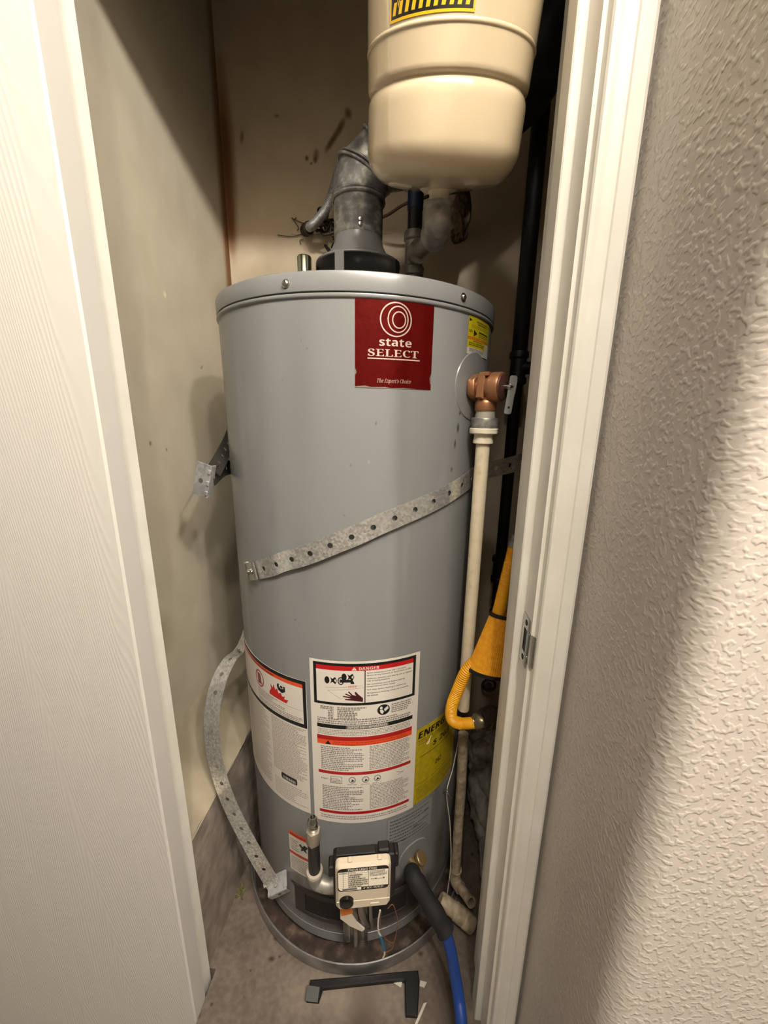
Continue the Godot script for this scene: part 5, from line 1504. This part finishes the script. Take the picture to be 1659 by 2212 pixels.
func hose_and_drain() -> void:
	var b := thing("drain_hose", "blue drain hose with a black foam sleeve running from the heater to the floor", "hose", Vector3(0.114, -1.0393, -0.49))
	var path := spline([Vector3(0.026, -0.893, -0.572), Vector3(0.0275, -0.8696, -0.553), Vector3(0.0386, -0.8797, -0.545), Vector3(0.0614, -0.9038, -0.53), Vector3(0.0811, -0.9251, -0.518), Vector3(0.0908, -0.9372, -0.512)], 8)
	part(b, "foam_sleeve", tube_mesh(path, func(f: float) -> float: return 0.0165 + 0.001 * sin(f * 21.0), 20), M.foam)
	part(b, "hose", tube_mesh(spline([Vector3(0.0791, -0.9205, -0.518), Vector3(0.09, -0.9374, -0.512), Vector3(0.1004, -0.9659, -0.503), Vector3(0.1095, -1.0055, -0.492), Vector3(0.1165, -1.0342, -0.476), Vector3(0.1203, -1.0501, -0.455), Vector3(0.124, -1.092, -0.405), Vector3(0.128, -1.0935, -0.33), Vector3(0.15, -1.0935, -0.2)], 10), 0.0108, 18), M.blue)
	# second plastic pipe with an open elbow near the floor
	var d := thing("open_drain_pipe", "grimy plastic drain pipe ending in an open elbow near the floor", "pipe", Vector3(0.1344, -1.0665, -0.68))
	part(d, "riser", tube_mesh([Vector3(0.1251, -0.6586, -0.69), Vector3(0.1288, -0.7958, -0.685), Vector3(0.1294, -0.9231, -0.68), Vector3(0.1309, -1.0368, -0.675)], 0.0108, 18), M.pvc_dirty)
	part(d, "elbow", tube_mesh(spline([Vector3(0.1313, -1.0251, -0.676), Vector3(0.1303, -1.0442, -0.675), Vector3(0.1335, -1.0548, -0.668), Vector3(0.1415, -1.0516, -0.655)], 6), 0.0135, 18), M.pvc_dirty)
	var e0: Vector3 = Vector3(0.1395, -1.0508, -0.657)
	var e1: Vector3 = Vector3(0.1576, -1.0215, -0.612)
	var dr := (e1 - e0).normalized()
	var fr := Basis(dr.cross(Vector3.UP).normalized(), dr, dr.cross(Vector3.UP).normalized().cross(dr))
	part(d, "open_end", lathe_mesh([Vector2(0.0105, 0), Vector2(0.0105, e0.distance_to(e1)), Vector2(0.0082, e0.distance_to(e1)), Vector2(0.0080, 0.005), Vector2(0, 0.005)], Transform3D(fr, e0), 24), M.pvc_dirty)
	# white plastic fitting lying on the slab
	var w := thing("plastic_fitting", "grimy white plastic pipe fitting lying on the slab behind the hose", "fitting", Vector3(0.135, FLOOR, -0.63))
	var w0: Vector3 = Vector3(0.0917, -1.0412, -0.625)
	var w1: Vector3 = Vector3(0.1647, -1.0774, -0.605)
	var wd := (w1 - w0).normalized()
	var wb := Basis(wd.cross(Vector3.UP).normalized(), wd, wd.cross(Vector3.UP).normalized().cross(wd))
	var L := w0.distance_to(w1)
	part(w, "tube", lathe_mesh([Vector2(0, 0), Vector2(0.013, 0.001), Vector2(0.015, 0.004), Vector2(0.0155, L * 0.48), Vector2(0.0165, L * 0.5)], Transform3D(wb, w0), 24), M.pvc_dirty)
	part(w, "socket", lathe_mesh([Vector2(0.0155, L * 0.46), Vector2(0.0175, L * 0.48), Vector2(0.0175, L * 0.68), Vector2(0.0165, L * 0.70), Vector2(0.0185, L * 0.74), Vector2(0.0185, L * 0.95), Vector2(0.016, L), Vector2(0.0, L)], Transform3D(wb, w0), 24), M.pvc_dirty)
	# loose wires beside the tank and a wire ring
	var c := thing("loose_wire", "thin pale wire trailing down the heater's right side", "wire", Vector3(0.1166, -0.8971, -0.66))
	part(c, "strand", tube_mesh(spline([Vector3(0.1172, -0.6875, -0.7), Vector3(0.1084, -0.7527, -0.69), Vector3(0.0949, -0.7852, -0.66), Vector3(0.1069, -0.8716, -0.66), Vector3(0.1146, -0.9725, -0.655), Vector3(0.1105, -1.0574, -0.645), Vector3(0.1057, -1.0717, -0.64)], 8), 0.0012, 8), M.white_wire)
	var hk := thing("wire_hook", "small bright bent metal hook on the heater's right side below the yellow label", "hook", Vector3(0.0944, -0.783, -0.655))
	part(hk, "hook", tube_mesh(spline([Vector3(0.0868, -0.7837, -0.658), Vector3(0.0921, -0.766, -0.65), Vector3(0.0957, -0.7694, -0.645), Vector3(0.1049, -0.7783, -0.645)], 6), 0.0019, 8), M.steel)
	var ins := thing("insulation_heap", "crumpled grayish insulation heaped in the dark corner right of the heater", "insulation", Vector3(0.26, FLOOR, -0.86))
	var wool := tex(mat(Color.WHITE, 0.95), noise(91, 0.02, FastNoiseLite.TYPE_SIMPLEX_SMOOTH, 5, [[0.0, Color(0.50, 0.48, 0.45)], [0.5, Color(0.68, 0.66, 0.63)], [1.0, Color(0.80, 0.79, 0.76)]]), 4.0)
	part(ins, "batt", lump(Vector3(0.275, -1.01, -0.86), Vector3(0.095, 0.13, 0.12), 0.5, 0.045, 5), wool)
	part(ins, "batt", lump(Vector3(0.265, -0.96, -0.95), Vector3(0.09, 0.10, 0.09), 0.5, 0.05, 8), wool)
	part(ins, "batt", lump(Vector3(0.245, -1.055, -0.70), Vector3(0.055, 0.075, 0.09), 0.5, 0.06, 11, 28), wool)

func back_wall_things() -> void:
	var o := thing("flex_conduit", "thin ribbed metal conduit curving up the back wall left of the vent", "conduit", Vector3(-0.265, 0.4242, -1.03))
	part(o, "conduit", tube_mesh(spline([Vector3(-0.282, 0.4348, -1.06), Vector3(-0.2602, 0.4219, -1.02), Vector3(-0.2375, 0.428, -1), Vector3(-0.2166, 0.4427, -0.985), Vector3(-0.2015, 0.469, -0.98), Vector3(-0.1919, 0.4946, -0.98), Vector3(-0.1815, 0.5239, -0.98)], 60), func(f: float) -> float: return 0.0095 + 0.0010 * sin(TAU * f * 75.0), 14), M.galv)
	part(o, "connector", tube_mesh([Vector3(-0.2897, 0.4334, -1.071), Vector3(-0.2722, 0.4265, -1.04)], 0.0135, 14), M.iron_rust)
	var t := thing("wire_tangle", "tangle of old dark wires on the back wall below the ribbed conduit", "wires", Vector3(-0.2364, 0.4183, -1.04))
	var rng := RandomNumberGenerator.new()
	rng.seed = 77
	for i in 16:
		var pts := []
		var a := Vector3(-0.235 + rng.randf() * 0.07, 0.40 + rng.randf() * 0.06, -1.055 + rng.randf() * 0.02)
		for k in 5:
			pts.append(a)
			a += Vector3(rng.randf_range(-0.025, 0.03), rng.randf_range(-0.03, 0.018), rng.randf_range(-0.008, 0.014))
			a.z = clampf(a.z, -1.068, -1.0)
		part(t, "wire", tube_mesh(spline(pts, 5), rng.randf_range(0.0016, 0.0035), 7), [M.iron_rust, M.iron, M.web][i % 3])
	var web := thing("cobweb", "brown cobweb threads on the back wall left of the wire tangle", "cobweb", Vector3(-0.3008, 0.4411, -1.07))
	for s in [[Vector3(-0.3204, 0.4583, -1.068), Vector3(-0.3022, 0.4501, -1.068), Vector3(-0.2839, 0.4459, -1.068)], [Vector3(-0.316, 0.4523, -1.068), Vector3(-0.3061, 0.4384, -1.068), Vector3(-0.3098, 0.4325, -1.068)], [Vector3(-0.3594, 0.4233, -1.068), Vector3(-0.3244, 0.4198, -1.068), Vector3(-0.2985, 0.4244, -1.068), Vector3(-0.282, 0.4321, -1.068)], [Vector3(-0.3016, 0.4024, -1.068), Vector3(-0.3037, 0.4105, -1.068), Vector3(-0.2943, 0.4124, -1.068)], [Vector3(-0.3111, 0.4601, -1.068), Vector3(-0.3182, 0.4543, -1.068), Vector3(-0.3226, 0.4603, -1.068)], [Vector3(-0.2977, 0.4461, -1.068), Vector3(-0.2912, 0.4342, -1.068), Vector3(-0.2846, 0.4242, -1.068)]]:
		part(web, "thread", tube_mesh(spline(s, 5), 0.0009, 6), M.web)
	var w := thing("brown_wire", "thin brown wire looping along the back wall between vent and blue-capped nipple", "wire", Vector3(-0.0571, 0.4358, -0.98))
	part(w, "strand", tube_mesh(spline([Vector3(-0.1266, 0.4436, -1.05), Vector3(-0.0994, 0.4351, -1.02), Vector3(-0.0767, 0.4343, -1), Vector3(-0.0511, 0.4391, -0.98), Vector3(-0.025, 0.4444, -0.97), Vector3(-0.0023, 0.4491, -0.97), Vector3(0.0173, 0.4602, -0.98), Vector3(0.0342, 0.4973, -1.05)], 8), 0.0032, 10), mat(Color(0.24, 0.15, 0.10), 0.6))
	var p := thing("paper_wrap", "crumpled brown paper hanging behind the gray elbow", "paper", Vector3(0.0819, 0.4031, -0.95))
	part(p, "sheet", lump(Vector3(0.0796, 0.409, -0.95), Vector3(0.021, 0.050, 0.042), 0.5, 0.09, 21, 30), M.paper)
	part(p, "corner", prism_mesh([Vector2(-0.03, 0.0), Vector2(0.035, 0.012), Vector2(0.005, -0.008)], 0.0015, Transform3D(Basis(Vector3(0.95, 0.1, 0.3).normalized(), Vector3(-0.1, 0.99, 0).normalized(), Vector3(-0.3, 0.03, 0.95).normalized()), Vector3(0.063, 0.4421, -0.93))), M.paper)
	var v := thing("rusty_valve", "dark rusty valve on the back wall under the brown paper", "valve", Vector3(0.0768, 0.3808, -0.98))
	part(v, "body", lump(Vector3(0.0767, 0.3826, -0.98), Vector3(0.017, 0.016, 0.03), 0.25, 0.2, 23, 24), M.iron_rust)
	part(v, "stem", tube_mesh([Vector3(0.0859, 0.421, -1.071), Vector3(0.0752, 0.3748, -0.96)], 0.010, 14), M.iron_rust)
	part(v, "knob", lump(Vector3(0.0854, 0.3833, -0.96), Vector3(0.010, 0.013, 0.012), 0.2, 0.3, 25, 20), M.iron_rust)

func floor_things() -> void:
	# black plastic bracket lying on the slab
	var y := FLOOR + 0.0005
	var o := thing("plastic_bracket", "black plastic handle bracket with bent ends lying on the slab in front of the pan", "bracket", Vector3(-0.06, FLOOR, -0.505))
	var xf := Transform3D(Basis(Vector3(1, 0, 0), Vector3(0, 0, -1), Vector3(0, 1, 0)), Vector3(0, y, 0))
	var pts := [Vector3(-0.1693, -1.105, -0.4723), Vector3(-0.1686, -1.105, -0.5), Vector3(-0.0873, -1.105, -0.5119), Vector3(0.0128, -1.105, -0.5282), Vector3(0.0457, -1.105, -0.5326), Vector3(0.0484, -1.105, -0.5144), Vector3(0.0446, -1.105, -0.4715), Vector3(0.0219, -1.105, -0.4706), Vector3(0.0188, -1.105, -0.5156), Vector3(0.0114, -1.105, -0.5162), Vector3(-0.0836, -1.105, -0.5006), Vector3(-0.1411, -1.105, -0.4909), Vector3(-0.145, -1.105, -0.4733)]
	var ol := []
	for q in pts:
		ol.append(Vector2(q.x, -q.z))
	part(o, "bar", prism_mesh(ol, 0.010, xf, 0.002), M.black)
	var ang := mb()
	box(ang, Vector3(0.0125, 0.0012, 0.010), Transform3D(Basis(Vector3.RIGHT, 0.35), Vector3(-0.1585, -1.105, -0.4794) + Vector3(0, 0.0135, 0)), 0.0005)
	part(o, "end_flange", done(ang), mat(Color(0.10, 0.105, 0.095), 0.45))
	for e in [["paint_chip", "pale paint chip on the slab inside the black bracket", [Vector3(-0.0081, -1.105, -0.5158), Vector3(0.015, -1.105, -0.5198), Vector3(0.0117, -1.105, -0.5085)], 0.0015], ["paint_chip", "pale flake lying right of the black bracket", [Vector3(0.0503, -1.105, -0.5224), Vector3(0.0633, -1.105, -0.5209), Vector3(0.0576, -1.105, -0.5127), Vector3(0.0484, -1.105, -0.5144)], 0.0012], ["plastic_strip", "thin clear plastic strip leaning on the slab by the black bracket", [Vector3(0.0394, -1.105, -0.4641), Vector3(0.0437, -1.105, -0.4634), Vector3(0.0626, -1.105, -0.4932), Vector3(0.0563, -1.105, -0.4914)], 0.002]]:
		var q := []
		for g in e[2]:
			q.append(Vector2(g.x, -g.z))
		var c := thing(e[0], e[1], "chip" if e[0] == "paint_chip" else "strip", Vector3(q[0].x, FLOOR, -q[0].y))
		part(c, "flake", prism_mesh(q, e[3], xf), M.chip)
	var pl := thing("plant_sprig", "tiny yellow-green sprig growing where slab meets kerb", "sprig", Vector3(-0.371, -1.105, -0.6271))
	var green := mat(Color(0.42, 0.42, 0.20), 0.7)
	var rng := RandomNumberGenerator.new()
	rng.seed = 8
	for i in 16:
		var b: Vector3 = Vector3(-0.371, -1.105, -0.6271) + Vector3(rng.randf_range(-0.008, 0.008), 0, rng.randf_range(-0.008, 0.008))
		var tip := b + Vector3(rng.randf_range(-0.018, 0.018), rng.randf_range(0.006, 0.022), rng.randf_range(-0.012, 0.014))
		part(pl, "blade", tube_mesh([b, b.lerp(tip, 0.5) + Vector3(0, 0.003, 0), tip], func(f: float) -> float: return 0.0016 * (1.05 - f), 5), green)
